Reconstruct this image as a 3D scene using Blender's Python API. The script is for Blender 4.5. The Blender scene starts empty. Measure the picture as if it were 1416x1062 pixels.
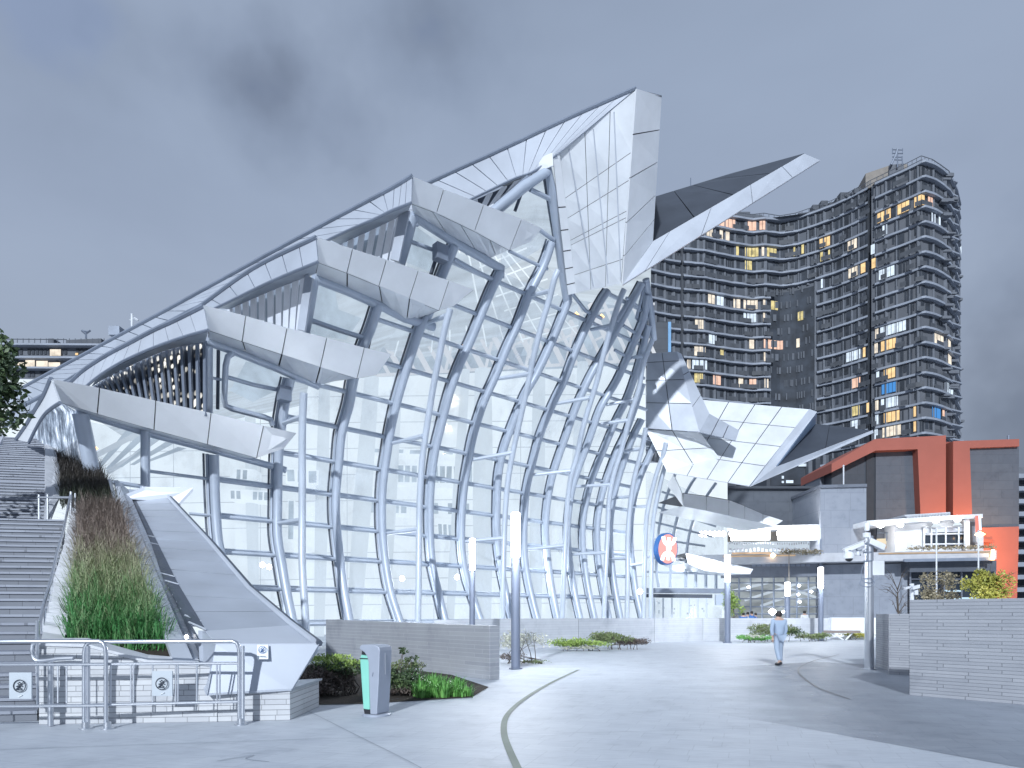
import bpy, bmesh, math, random
from mathutils import Vector, Matrix
random.seed(7)
S = bpy.context.scene
C = S.collection
R = math.radians
# ------------------------------------------------------------------ camera
CX, HY, F = 708.0, 851.0, 900.0      # principal column, horizon row, focal length of the 1416 px wide view
CAMZ = 1.5
def W(px, py, Y):
    return Vector(((px - CX) / F * Y, Y, CAMZ + (HY - py) / F * Y))
def G(px, py, z=0.0):                 # point of the view on the level z
    Y = (CAMZ - z) * F / (py - HY)
    return Vector(((px - CX) / F * Y, Y, z))
cam = bpy.data.cameras.new("camera"); co = bpy.data.objects.new("camera", cam); C.objects.link(co)
co.location = (0, 0, CAMZ); co.rotation_euler = (R(90), 0, 0)
cam.sensor_width = 36; cam.lens = 36 * F / 1416; cam.shift_y = (HY - 531) / 1416.0
cam.clip_end = 3000; cam.clip_start = 0.05
S.camera = co
# ------------------------------------------------------------------ materials
def newmat(name):
    m = bpy.data.materials.new(name); m.use_nodes = True
    nt = m.node_tree; b = nt.nodes["Principled BSDF"]
    return m, nt, b
def ramp(nt, fac, stops):
    r = nt.nodes.new("ShaderNodeValToRGB"); e = r.color_ramp.elements
    while len(e) > 1: e.remove(e[0])
    e[0].position = stops[0][0]; e[0].color = (*stops[0][1], 1)
    for p, c in stops[1:]:
        x = e.new(p); x.color = (*c, 1)
    nt.links.new(fac, r.inputs[0]); return r.outputs[0]
def noise(nt, scale, detail=4, vec=None, rough=.55):
    n = nt.nodes.new("ShaderNodeTexNoise"); n.inputs["Scale"].default_value = scale
    n.inputs["Detail"].default_value = detail; n.inputs["Roughness"].default_value = rough
    if vec is not None: nt.links.new(vec, n.inputs["Vector"])
    return n.outputs["Fac"]
def coords(nt, scale=(1,1,1), rot=(0,0,0)):
    g = nt.nodes.new("ShaderNodeNewGeometry"); mp = nt.nodes.new("ShaderNodeMapping")
    mp.inputs["Scale"].default_value = scale; mp.inputs["Rotation"].default_value = rot
    nt.links.new(g.outputs["Position"], mp.inputs["Vector"]); return mp.outputs[0]
def sc3(c, k): return tuple(min(1, v * k) for v in c)
def plain(name, col, rough=.5, metal=0, var=.12, scale=1.2, emit=None, es=0, bump=0, stretch=(1,1,1)):
    m, nt, b = newmat(name)
    v = coords(nt, stretch)
    f = noise(nt, scale, 5, v)
    c = ramp(nt, f, [(.3, sc3(col, 1 - var)), (.7, sc3(col, 1 + var))])
    nt.links.new(c, b.inputs["Base Color"])
    b.inputs["Roughness"].default_value = rough; b.inputs["Metallic"].default_value = metal
    if emit: b.inputs["Emission Color"].default_value = (*emit, 1); b.inputs["Emission Strength"].default_value = es
    if bump:
        bp = nt.nodes.new("ShaderNodeBump"); bp.inputs["Strength"].default_value = bump; bp.inputs["Distance"].default_value = .02
        nt.links.new(noise(nt, scale * 12, 5, v), bp.inputs["Height"]); nt.links.new(bp.outputs[0], b.inputs["Normal"])
    return m
def glow(name, col, s, var=0.0, scale=.5, stretch=(1,1,1)):
    m = bpy.data.materials.new(name); m.use_nodes = True; nt = m.node_tree; nt.nodes.clear()
    o = nt.nodes.new("ShaderNodeOutputMaterial"); e = nt.nodes.new("ShaderNodeEmission"); e.inputs[1].default_value = s
    if var:
        f = noise(nt, scale, 4, coords(nt, stretch)); c = ramp(nt, f, [(.32, sc3(col, 1 - var)), (.62, col)])
        nt.links.new(c, e.inputs[0])
    else: e.inputs[0].default_value = (*col, 1)
    nt.links.new(e.outputs[0], o.inputs[0]); return m
def masonry(name, c1, c2, mortar, bw, bh, msize=.008, rough=.8, plane='XZ', rot=0.0, offset=.5, bump=.4, streak=0):
    m, nt, b = newmat(name)
    g = nt.nodes.new("ShaderNodeNewGeometry"); sp = nt.nodes.new("ShaderNodeSeparateXYZ"); cb = nt.nodes.new("ShaderNodeCombineXYZ")
    mp = nt.nodes.new("ShaderNodeMapping"); mp.inputs["Rotation"].default_value = (0, 0, rot)
    nt.links.new(g.outputs["Position"], mp.inputs[0]); nt.links.new(mp.outputs[0], sp.inputs[0])
    nt.links.new(sp.outputs[0], cb.inputs[0]); nt.links.new(sp.outputs[1 if plane == 'XY' else 2], cb.inputs[1])
    br = nt.nodes.new("ShaderNodeTexBrick"); nt.links.new(cb.outputs[0], br.inputs["Vector"])
    br.inputs["Color1"].default_value = (*c1, 1); br.inputs["Color2"].default_value = (*c2, 1); br.inputs["Mortar"].default_value = (*mortar, 1)
    br.inputs["Scale"].default_value = 1; br.inputs["Brick Width"].default_value = bw; br.inputs["Row Height"].default_value = bh
    br.inputs["Mortar Size"].default_value = msize; br.inputs["Mortar Smooth"].default_value = .3; br.offset = offset; br.inputs["Bias"].default_value = 0
    br.squash = .7; br.squash_frequency = 3
    n = noise(nt, 1.3, 6, g.outputs["Position"], .65)
    mx = nt.nodes.new("ShaderNodeMix"); mx.data_type = 'RGBA'; mx.blend_type = 'MULTIPLY'; mx.inputs[0].default_value = 1
    nt.links.new(br.outputs[0], mx.inputs[6]); nt.links.new(ramp(nt, n, [(.28, (.72,.73,.75)), (.45, (.9,.9,.91)), (.75, (1.0,1.0,1.0))]), mx.inputs[7])
    out = mx.outputs[2]
    if streak:
        n2 = noise(nt, 1, 4, coords(nt, (3, 34, 1), (0, 0, .35)))
        m2 = nt.nodes.new("ShaderNodeMix"); m2.data_type = 'RGBA'; m2.blend_type = 'MULTIPLY'; m2.inputs[0].default_value = streak
        nt.links.new(out, m2.inputs[6]); nt.links.new(ramp(nt, n2, [(.35, (.7,.72,.75)), (.6, (1,1,1))]), m2.inputs[7]); out = m2.outputs[2]
    nt.links.new(out, b.inputs["Base Color"]); b.inputs["Roughness"].default_value = rough
    bp = nt.nodes.new("ShaderNodeBump"); bp.inputs["Strength"].default_value = bump; bp.inputs["Distance"].default_value = .01
    ad = nt.nodes.new("ShaderNodeMath"); ad.operation = 'SUBTRACT'
    nf = noise(nt, 40, 4, g.outputs["Position"]); ms = nt.nodes.new("ShaderNodeMath"); ms.operation = 'MULTIPLY'; ms.inputs[1].default_value = .35
    nt.links.new(nf, ms.inputs[0]); nt.links.new(ms.outputs[0], ad.inputs[0]); nt.links.new(br.outputs["Fac"], ad.inputs[1])
    nt.links.new(ad.outputs[0], bp.inputs["Height"]); nt.links.new(bp.outputs[0], b.inputs["Normal"])
    return m
def glass(name, tint=(.93,.96,1), clear=.86, haze=(.75,.8,.88), vary=False):
    m = bpy.data.materials.new(name); m.use_nodes = True; nt = m.node_tree; nt.nodes.clear()
    o = nt.nodes.new("ShaderNodeOutputMaterial"); t = nt.nodes.new("ShaderNodeBsdfTransparent"); t.inputs[0].default_value = (*tint, 1)
    d = nt.nodes.new("ShaderNodeBsdfDiffuse"); d.inputs[0].default_value = (*haze, 1)
    gl = nt.nodes.new("ShaderNodeBsdfGlossy"); gl.inputs["Roughness"].default_value = .08
    m1 = nt.nodes.new("ShaderNodeMixShader"); m1.inputs[0].default_value = 1 - clear
    nt.links.new(t.outputs[0], m1.inputs[1]); nt.links.new(d.outputs[0], m1.inputs[2])
    m2 = nt.nodes.new("ShaderNodeMixShader"); m2.inputs[0].default_value = .07
    if vary:  # patchy haze stands in for reflection streaks on the panes
        f = noise(nt, .55, 5, coords(nt, (1, 1, .7), (.4, .2, 0)), .6); rr = ramp(nt, f, [(.35, (.03,.03,.03)), (.55, (.12,.12,.12)), (.72, (.34,.34,.34))]); nt.links.new(rr, m1.inputs[0])
    nt.links.new(m1.outputs[0], m2.inputs[1]); nt.links.new(gl.outputs[0], m2.inputs[2]); nt.links.new(m2.outputs[0], o.inputs[0])
    return m
def leafmat(name, cols, scale=3.0):
    m, nt, b = newmat(name)
    f = noise(nt, scale, 3, coords(nt))
    k = len(cols) - 1
    nt.links.new(ramp(nt, f, [(.3 + .4 * i / k, c) for i, c in enumerate(cols)]), b.inputs["Base Color"])
    b.inputs["Roughness"].default_value = .55
    return m
M = {}
M['alu'] = plain("white_aluminium", (.76,.79,.83), .38, .15, .06, .8)
M['alu2'] = plain("pale_aluminium", (.52,.56,.63), .42, .2, .10, .5)
M['soffit'] = plain("soffit_aluminium", (.70,.735,.78), .35, .15, .10, .7)
M['verge'] = plain("verge_aluminium", (.40,.44,.51), .5, .1, .12, .5)
M['greypanel'] = plain("grey_aluminium", (.44,.48,.55), .34, .25, .14, .6)
M['darkroof'] = plain("dark_standing_seam", (.055,.065,.085), .5, .2, .12, .8)
M['seam'] = plain("dark_seam", (.035,.04,.055), .7)
M['steel'] = plain("painted_steel", (.41,.47,.565), .4, .15, .07, 1.0)
M['steel2'] = plain("light_painted_steel", (.47,.53,.62), .4, .1, .07, 1.0)
M['framedark'] = plain("dark_frame", (.07,.085,.115), .5)
M['frame'] = plain("grey_frame", (.2,.235,.3), .45, .2)
M['inox'] = plain("brushed_steel", (.62,.65,.70), .28, .9, .05, 3)
M['wall_in'] = glow("lit_interior", (.82,.92,1), 1.13, .15, .22, (1,1,.6))  # interior surfaces below emit light themselves, standing in for room lamps
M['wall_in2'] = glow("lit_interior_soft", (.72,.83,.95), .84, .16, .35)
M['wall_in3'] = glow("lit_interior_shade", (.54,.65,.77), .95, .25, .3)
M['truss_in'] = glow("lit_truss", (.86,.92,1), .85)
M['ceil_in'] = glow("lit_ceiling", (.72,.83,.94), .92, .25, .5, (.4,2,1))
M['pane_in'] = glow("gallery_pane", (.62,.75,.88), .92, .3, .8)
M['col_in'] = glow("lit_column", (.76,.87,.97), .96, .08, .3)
M['lamp'] = glow("lamp_glow", (.95,.97,1), 14)
M['spot'] = glow("spot_glow", (1,.97,.92), 30)
M['warm'] = glow("warm_glow", (1,.62,.3), 12)
M['orangespot'] = glow("orange_spot", (1,.55,.2), 4)
M['glass'] = glass("facade_glass", (.95,.975,1), .90, (.72,.80,.90), True)
M['darkglass'] = plain("dark_glass", (.03,.04,.055), .12, .1, .2)
M['concrete'] = plain("pale_concrete", (.42,.44,.48), .8, 0, .10, 1.5, bump=.15)
M['coping'] = plain("stone_coping", (.55,.57,.61), .75, 0, .14, 3, bump=.2)
M['brick'] = masonry("white_brick", (.60,.62,.64), (.50,.52,.55), (.25,.26,.28), .42, .075, .005)
M['stonewall'] = masonry("stone_strip_wall", (.37,.39,.43), (.31,.33,.37), (.20,.215,.24), .62, .062, .005, .8, bump=.6)
M['lowwall'] = masonry("ribbed_low_wall", (.36,.38,.41), (.31,.33,.365), (.46,.48,.52), 1.9, .10, .005, .8, rot=.45)
M['farwall'] = masonry("far_low_wall", (.55,.58,.62), (.50,.53,.58), (.40,.43,.48), 2.2, .12, .006, .8)
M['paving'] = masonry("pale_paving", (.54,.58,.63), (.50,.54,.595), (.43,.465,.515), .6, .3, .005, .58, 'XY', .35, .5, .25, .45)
M['shade_paving'] = masonry("painted_shade_paving", (.33,.365,.42), (.295,.33,.385), (.23,.26,.31), .6, .3, .005, .5, 'XY', .35, .5, .25, .5)  # shade across the plaza, put into the paving colour
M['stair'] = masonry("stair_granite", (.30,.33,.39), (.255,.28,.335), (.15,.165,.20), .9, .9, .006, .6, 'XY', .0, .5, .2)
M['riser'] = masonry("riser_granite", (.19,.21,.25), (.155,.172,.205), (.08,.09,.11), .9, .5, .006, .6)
def fade(m):  # feathers the left edge of the painted shade
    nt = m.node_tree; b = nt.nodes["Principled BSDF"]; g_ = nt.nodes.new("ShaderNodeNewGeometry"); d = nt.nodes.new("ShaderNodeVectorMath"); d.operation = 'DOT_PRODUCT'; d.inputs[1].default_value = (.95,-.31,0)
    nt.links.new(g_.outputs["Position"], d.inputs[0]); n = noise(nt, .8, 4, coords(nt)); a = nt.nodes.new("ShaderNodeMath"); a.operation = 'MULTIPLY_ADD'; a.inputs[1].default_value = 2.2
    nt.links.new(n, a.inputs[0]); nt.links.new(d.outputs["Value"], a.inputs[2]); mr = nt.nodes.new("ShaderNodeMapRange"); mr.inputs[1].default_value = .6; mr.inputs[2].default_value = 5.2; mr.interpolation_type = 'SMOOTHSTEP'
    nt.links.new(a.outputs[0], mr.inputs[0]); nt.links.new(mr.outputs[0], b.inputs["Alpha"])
fade(M['shade_paving'])
M['line'] = plain("olive_strip", (.20,.235,.20), .7)
M['joint'] = plain("paving_joint", (.27,.30,.35), .8)
M['soil'] = plain("soil", (.035,.028,.022), .95, 0, .3, 8, bump=.6)
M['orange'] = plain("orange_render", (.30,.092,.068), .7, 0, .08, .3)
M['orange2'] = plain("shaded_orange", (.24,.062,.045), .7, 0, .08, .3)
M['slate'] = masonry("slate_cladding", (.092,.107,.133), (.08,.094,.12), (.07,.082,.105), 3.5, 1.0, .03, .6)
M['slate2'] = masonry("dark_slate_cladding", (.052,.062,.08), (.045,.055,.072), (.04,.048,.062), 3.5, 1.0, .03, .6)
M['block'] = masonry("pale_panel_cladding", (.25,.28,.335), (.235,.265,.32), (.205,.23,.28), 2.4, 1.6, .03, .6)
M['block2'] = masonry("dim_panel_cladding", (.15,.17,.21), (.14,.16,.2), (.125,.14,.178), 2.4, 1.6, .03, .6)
M['twall'] = plain("tower_render", (.088,.100,.122), .75, 0, .25, .12)
M['twall2'] = plain("tower_side_render", (.108,.118,.138), .75, 0, .15, .12)
M['tledge'] = plain("tower_ledge", (.25,.28,.335), .7, 0, .15, .3)
M['tglass'] = plain("tower_glass", (.032,.040,.054), .8, 0, .5, .4)
M['tdark'] = plain("tower_recess", (.035,.042,.055), .6)
M['tpier'] = plain("tower_pier", (.118,.132,.158), .75)
M['beige'] = plain("beige_render", (.24,.22,.20), .8)
M['white'] = plain("white_render", (.50,.53,.58), .7)
M['lightgrey'] = plain("light_grey_metal", (.55,.58,.63), .5)
M['plastic'] = plain("white_housing", (.62,.65,.70), .4)
M['black'] = plain("black_part", (.02,.022,.028), .5)
M['mint'] = plain("mint_panel", (.24,.60,.50), .35, 0, .05, 2)
M['greyplastic'] = plain("silver_shell", (.38,.42,.50), .4, .3, .05, 3)
M['signwhite'] = plain("white_sign", (.74,.78,.82), .45, 0, .03)
M['signgrey'] = plain("grey_sign", (.46,.51,.56), .5, 0, .03)
M['ink'] = plain("black_ink", (.04,.05,.07), .6)
M['blueink'] = plain("blue_ink", (.04,.12,.30), .6)
M['wood'] = plain("bench_board", (.20,.17,.16), .6)
M['blue'] = plain("blue_paint", (.05,.16,.42), .6)
M['bark'] = plain("bark", (.09,.075,.065), .9, 0, .3, 12, bump=.5)
M['skin'] = plain("skin", (.45,.30,.24), .55)
M['hair'] = plain("dark_hair", (.02,.018,.018), .6)
M['jacket_blue'] = plain("blue_cloth", (.06,.16,.42), .8)
M['jacket_pale'] = plain("pale_blue_cloth", (.30,.38,.50), .85)
M['trouser'] = plain("slate_cloth", (.30,.37,.48), .85)
M['jacket_white'] = plain("white_cloth", (.6,.62,.66), .85)
LEAF = dict(
 deep=leafmat("deep_leaf", [(.025,.05,.03), (.06,.10,.045), (.11,.16,.06)], 4),
 bright=leafmat("bright_leaf", [(.07,.20,.05), (.13,.36,.08), (.20,.42,.12)], 6),
 lime=leafmat("lime_leaf", [(.12,.2,.04), (.26,.38,.09), (.36,.46,.14)], 5),
 brown=leafmat("brown_leaf", [(.05,.04,.04), (.12,.095,.085), (.17,.14,.12)], 6),
 pale=leafmat("pale_leaf", [(.30,.32,.26), (.48,.50,.42), (.5,.48,.44)], 6),
 olive=leafmat("olive_leaf", [(.10,.14,.06), (.20,.26,.11), (.14,.13,.10)], 5),
 yellow=leafmat("yellow_leaf", [(.14,.17,.03), (.38,.38,.08), (.55,.50,.12)], 2),
 tan=leafmat("tan_leaf", [(.12,.11,.08), (.25,.22,.15), (.32,.28,.19)], 2))
# ------------------------------------------------------------------ mesh helpers
ORG = {}
class MB:
    def __init__(s): s.v = []; s.f = []
    def poly(s, pts):
        i = len(s.v); s.v += [Vector(p) for p in pts]; s.f.append(list(range(i, i + len(pts)))); return s
    def prism(s, pts, vec):            # polygon thickened along vec
        n = len(pts); i = len(s.v); vec = Vector(vec)
        s.v += [Vector(p) for p in pts] + [Vector(p) + vec for p in pts]
        s.f.append(list(range(i, i + n))); s.f.append([i + n + k for k in reversed(range(n))])
        for k in range(n):
            j = (k + 1) % n; s.f.append([i + k, i + n + k, i + n + j, i + j])
        return s
    def box(s, x0, x1, y0, y1, z0, z1):
        return s.prism([(x0,y0,z0),(x1,y0,z0),(x1,y0,z1),(x0,y0,z1)], (0, y1 - y0, 0))
    def obox(s, c, ax, ay, az):        # oriented box: centre and three half-axis vectors
        c, ax, ay, az = map(Vector, (c, ax, ay, az))
        return s.prism([c-ax-ay-az, c+ax-ay-az, c+ax-ay+az, c-ax-ay+az], ay * 2)
    def tube(s, pts, r, n=8, caps=True):
        pts = [Vector(p) for p in pts]; rs = r if isinstance(r, (list, tuple)) else [r] * len(pts)
        up = None; rings = []
        for k, p in enumerate(pts):
            t = (pts[min(k + 1, len(pts) - 1)] - pts[max(k - 1, 0)])
            if t.length < 1e-6: t = Vector((0,0,1))
            t.normalize()
            if up is None: up = t.orthogonal().normalized()
            else:
                up = up - t * up.dot(t)
                if up.length < 1e-4: up = t.orthogonal()
                up.normalize()
            w = t.cross(up); i = len(s.v)
            for a in range(n):
                an = 2 * math.pi * (a + .5) / n
                s.v.append(p + (up * math.cos(an) + w * math.sin(an)) * rs[k])
            rings.append(i)
        for a, b in zip(rings, rings[1:]):
            for k in range(n):
                j = (k + 1) % n; s.f.append([a + k, a + j, b + j, b + k])
        if caps:
            s.f.append([rings[0] + k for k in reversed(range(n))]); s.f.append([rings[-1] + k for k in range(n)])
        return s
    def lathe(s, c, prof, n=24, sx=1, sy=1):
        c = Vector(c); rings = []
        for r, z in prof:
            i = len(s.v); rings.append(i)
            for a in range(n):
                an = 2 * math.pi * a / n; s.v.append(c + Vector((math.cos(an) * r * sx, math.sin(an) * r * sy, z)))
        for a, b in zip(rings, rings[1:]):
            for k in range(n):
                j = (k + 1) % n; s.f.append([a + k, a + j, b + j, b + k])
        s.f.append([rings[0] + k for k in reversed(range(n))]); s.f.append([rings[-1] + k for k in range(n)])
        return s
    def strip(s, A, B):                # sheet between two polylines
        i = len(s.v); n = len(A); s.v += [Vector(p) for p in A] + [Vector(p) for p in B]
        for k in range(n - 1): s.f.append([i + k, i + k + 1, i + n + k + 1, i + n + k])
        return s
    def build(s, name, mat, parent=None, smooth=False, bevel=0, solid=0, **props):
        me = bpy.data.meshes.new(name); o = bpy.data.objects.new(name, me); C.objects.link(o)
        org = ORG.get(parent.name, Vector()) if parent else Vector()
        me.from_pydata([tuple(p - org) for p in s.v], [], s.f); me.materials.append(mat)
        bm = bmesh.new(); bm.from_mesh(me); bmesh.ops.recalc_face_normals(bm, faces=bm.faces); bm.to_mesh(me); bm.free()
        if smooth:
            for p in me.polygons: p.use_smooth = True
            me.set_sharp_from_angle(angle=R(40))
        if parent: o.parent = parent; ORG[o.name] = org.copy()
        else: ORG[o.name] = Vector()
        if solid:
            md = o.modifiers.new("t", 'SOLIDIFY'); md.thickness = solid; md.offset = 0
        if bevel:
            md = o.modifiers.new("b", 'BEVEL'); md.width = bevel; md.segments = 2; md.limit_method = 'ANGLE'; md.angle_limit = R(40)
        for k, v in props.items(): o[k] = v
        return o
def thing(name, label, cat, loc=(0,0,0), group=None):
    o = bpy.data.objects.new(name, None); C.objects.link(o); o.location = loc; o.empty_display_size = .2
    o["label"] = label; o["category"] = cat
    if group: o["group"] = group
    ORG[o.name] = Vector(loc); return o
def tag(o, label, cat, group=None):
    o["label"] = label; o["category"] = cat
    if group: o["group"] = group
    return o
def lerp(a, b, t): return a + (b - a) * t
def bil(q, u, v): return lerp(lerp(q[0], q[1], u), lerp(q[3], q[2], u), v)   # q: tl tr br bl
def interp(pl, x, k=0):                # piecewise linear lookup of tuples sorted on column k
    if x <= pl[0][k]: a, b = pl[0], pl[1]
    elif x >= pl[-1][k]: a, b = pl[-2], pl[-1]
    else:
        for a, b in zip(pl, pl[1:]):
            if a[k] <= x <= b[k]: break
    t = (x - a[k]) / (b[k] - a[k]) if b[k] != a[k] else 0
    return tuple(lerp(p, q, t) for p, q in zip(a, b))
def smoothline(pts, n=5):              # Catmull-Rom through pixel points
    P = [Vector(p) for p in pts]; P = [P[0] * 2 - P[1]] + P + [P[-1] * 2 - P[-2]]; out = []
    for i in range(1, len(P) - 2):
        for k in range(n):
            t = k / n; a, b, c, d = P[i-1], P[i], P[i+1], P[i+2]
            out.append(.5 * ((2*b) + (c-a)*t + (2*a-5*b+4*c-d)*t*t + (3*b-a-3*c+d)*t*t*t))
    out.append(P[-2]); return out
def inpoly(x, y, poly):
    c = False; n = len(poly)
    for i in range(n):
        x1, y1 = poly[i]; x2, y2 = poly[(i + 1) % n]
        if (y1 > y) != (y2 > y) and x < (x2 - x1) * (y - y1) / (y2 - y1) + x1: c = not c
    return c
def panelled(parent, name, q, us, vs, mat, gap=.02, thick=.05, back=True, away=None, jitter=0):
    """panels of cladding laid side by side with open joints over a dark backing"""
    q = [Vector(p) for p in q]
    n = (q[1] - q[0]).cross(q[3] - q[0]).normalized()
    if away is not None and n.dot(Vector(away)) < 0: n = -n      # n points out to the viewer side
    o = MB()
    for u0, u1 in zip(us, us[1:]):
        for v0, v1 in zip(vs, vs[1:]):
            lu = max(.01, (bil(q, 1, .5) - bil(q, 0, .5)).length); lv = max(.01, (bil(q, .5, 1) - bil(q, .5, 0)).length)
            gu = gap / lu / 2; gv = gap / lv / 2
            a0 = u0 + (gu if u0 > 0 else 0); a1 = u1 - (gu if u1 < 1 else 0); b0 = v0 + (gv if v0 > 0 else 0); b1 = v1 - (gv if v1 < 1 else 0)
            off = n * random.uniform(-jitter, jitter) if jitter else Vector()
            o.prism([bil(q, a0, b0) + off, bil(q, a1, b0) + off, bil(q, a1, b1) + off, bil(q, a0, b1) + off], -n * thick)
    ob = o.build(name, mat, parent)
    if back:
        m = MB(); cl_ = lambda t: min(.998, max(.002, t))
        for u0, u1 in zip(us, us[1:]):
            for v0, v1 in zip(vs, vs[1:]):
                m.poly([bil(q, cl_(u), cl_(v)) - n * (thick * 1.25) for u, v in ((u0,v0), (u1,v0), (u1,v1), (u0,v1))])
        m.build("joint_backing", M['seam'], ob)
    return ob
# ------------------------------------------------------------------ facade surface of the station
D = Vector((.754, .657, 0)); N = Vector((.657, -.754, 0)); CP = 29.2
def lean(z):
    if z < 6: return .045 * (6 - z) ** 2
    if z < 12.25: return .04 * (z - 6) ** 2
    return .04 * 6.25 ** 2 + .5 * (z - 12.25)
def surfY(px, py, off=0.0):
    u = (px - CX) / F; v = (HY - py) / F; Y = CP / (.754 - .657 * u)
    for _ in range(14):
        Y = .5 * Y + .5 * (CP - lean(CAMZ + v * Y) - off) / (.754 - .657 * u)
    return Y
def SF(px, py, off=0.0): return W(px, py, surfY(px, py, off))
# ================================================================== SETTING
g = MB()
g.poly([(-700,-40,0),(700,-40,0),(700,1500,0),(-700,1500,0)]).build("ground", M['paving'], kind="structure")
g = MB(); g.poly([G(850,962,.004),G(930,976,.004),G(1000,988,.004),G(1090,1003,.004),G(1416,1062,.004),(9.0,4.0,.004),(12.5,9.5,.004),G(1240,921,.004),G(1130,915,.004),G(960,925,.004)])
g.build("painted_shade", M['shade_paving'], kind="structure")  # thin sheet that paints the shaded area on the ground
def ground_line(name, pts, w, mat, z=.008):
    L = smoothline([(p[0], p[1]) for p in pts], 5); c = [G(p[0], p[1], z) for p in L]; A = []; B = []
    for i, p in enumerate(c):
        t = (c[min(i+1, len(c)-1)] - c[max(i-1, 0)]).normalized(); s_ = Vector((-t.y, t.x, 0)) * w / 2
        A.append(p + s_); B.append(p - s_)
    m = MB(); m.strip(A, B); return m.build(name, mat, kind="structure")
ground_line("paving_strip", [(722,1080),(715.7,1062),(704,1036),(697,1014),(699,993),(714,975),(739,957),(768,941),(800,926)], .085, M['line'])
ground_line("paving_joint", [(610,1080),(574,1057),(500,1020),(434,987),(405,975)], .012, M['joint'])
ground_line("paving_joint", [(1160,905),(1118.6,916),(1104,929),(1130,950),(1176,967)], .03, M['black'], .012)
ground_line("paving_joint", [(690,1015),(800,1013),(930,1010),(1050,1006)], .01, M['joint'])
ground_line("paving_joint", [(300,1052),(350,1044),(340,1049),(372,1053)], .012, M['joint'])
ground_line("paving_joint", [(0,1036),(180,1030),(420,1022),(560,1018)], .01, M['joint'])
# ================================================================== STATION
st = thing("station_building", "large white station with curved glass facade, ribs and jagged sharp-pointed roof", "station", (0, 34, 0))
ribs = [
 [(296,629),(297.5,688),(301,742),(306,768),(316,810),(330,860),(336,893)],
 [(402,524),(395,554),(388,600),(385,640),(384,700),(384,741),(390,779),(397,820),(405,858),(411,894)],
 [(524,422),(513,456),(503,480),(490,524),(484,558),(473,599),(469,639),(465,680),(465,718),(470,767),(476,816),(483,855),(490,893)],
 [(629,341),(612,382),(600,418),(590,441),(581,456),(569.5,490),(558,526),(549,558),(541,594),(536,626),(530,669),(528.5,718),(532,767),(540,816),(552,855),(565,892)],
 [(693,376),(680,402),(666.7,434),(653,468),(635,508),(621.5,547),(610,592),(602,626),(597,664),(595,700),(595,735),(598,779),(606,816),(615,854),(626,890)],
 [(763.6,335),(753,366),(732.6,407),(716,450),(700.6,484),(685,522),(669,558),(655,603),(648,640),(643,670),(640,700),(638.5,735),(640,767),(646,800),(655,828),(664,855),(676,888)],
 [(787,415),(765,470),(743,517),(727,545),(709,588),(697,622),(690,657),(688,693),(688,740),(692,780),(700,820),(709,855),(718,886)],
 [(841,402),(831,417),(809,458),(792,497),(782,524),(765,559),(748,600),(738,637),(731,665),(727,693),(725,742),(727,779),(733.5,816),(743,854),(752,885)],
 [(888,392),(868,429),(841,478),(817,520),(797,564),(783,604),(772,635),(763,665),(757,700),(755,735),(758,772),(763,812),(771,853),(779,884)],
 [(896,408),(890,441),(873,483),(853,527),(831,564),(814,612),(799,652),(790,685),(785,730),(787,765),(793,810),(802,853),(809,883)],
 [(897,450),(890,480),(882,510),(868,550),(852,582),(836,620),(821,657),(811,693),(806,730),(807,765),(813,810),(822,853),(829,882)],
 [(889,530),(876,570),(865,600),(853,625),(841,657),(831,693),(826,730),(827,765),(833,810),(842,853),(849,881)],
 [(888,580),(878,600),(868,625),(857,657),(848,693),(844,730),(845,765),(850,810),(858,853),(864,880)],
 [(910,605),(900,628),(885,662),(875,700),(872,740),(875,780),(880,820),(888,855),(893,880)],
]
RS = [smoothline(r, 4) for r in ribs]
for L in RS:
    base = [SF(p[0], p[1], .45) for p in L]; side = [SF(p[0], p[1], -.02) for p in L]
    m = MB(); m.tube(base, .195, 10); rb = m.build("rib", M['steel'], st, smooth=True)
    # the plate that joins the tube to the glazing, and the dark gasket frames beside it
    m = MB(); m.strip(base, side); m.build("rib_web", M['frame'], rb, solid=.05)
    m = MB()
    fr = [(SF(p[0], p[1], -.02) - D * .42) for p in L]; m.tube(fr, .05, 5)
    m.build("glazing_frame", M['framedark'], rb)
    m = MB(); fr = [(SF(p[0], p[1], .10) - D * .27) for p in L]; m.tube(fr, .075, 6); m.build("glazing_frame", M['steel'], rb, smooth=True)
    m = MB(); fr = [(SF(p[0], p[1], .0) + D * .17) for p in L]; m.tube(fr, .035, 5); m.build("glazing_frame", M['framedark'], rb)
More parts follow.
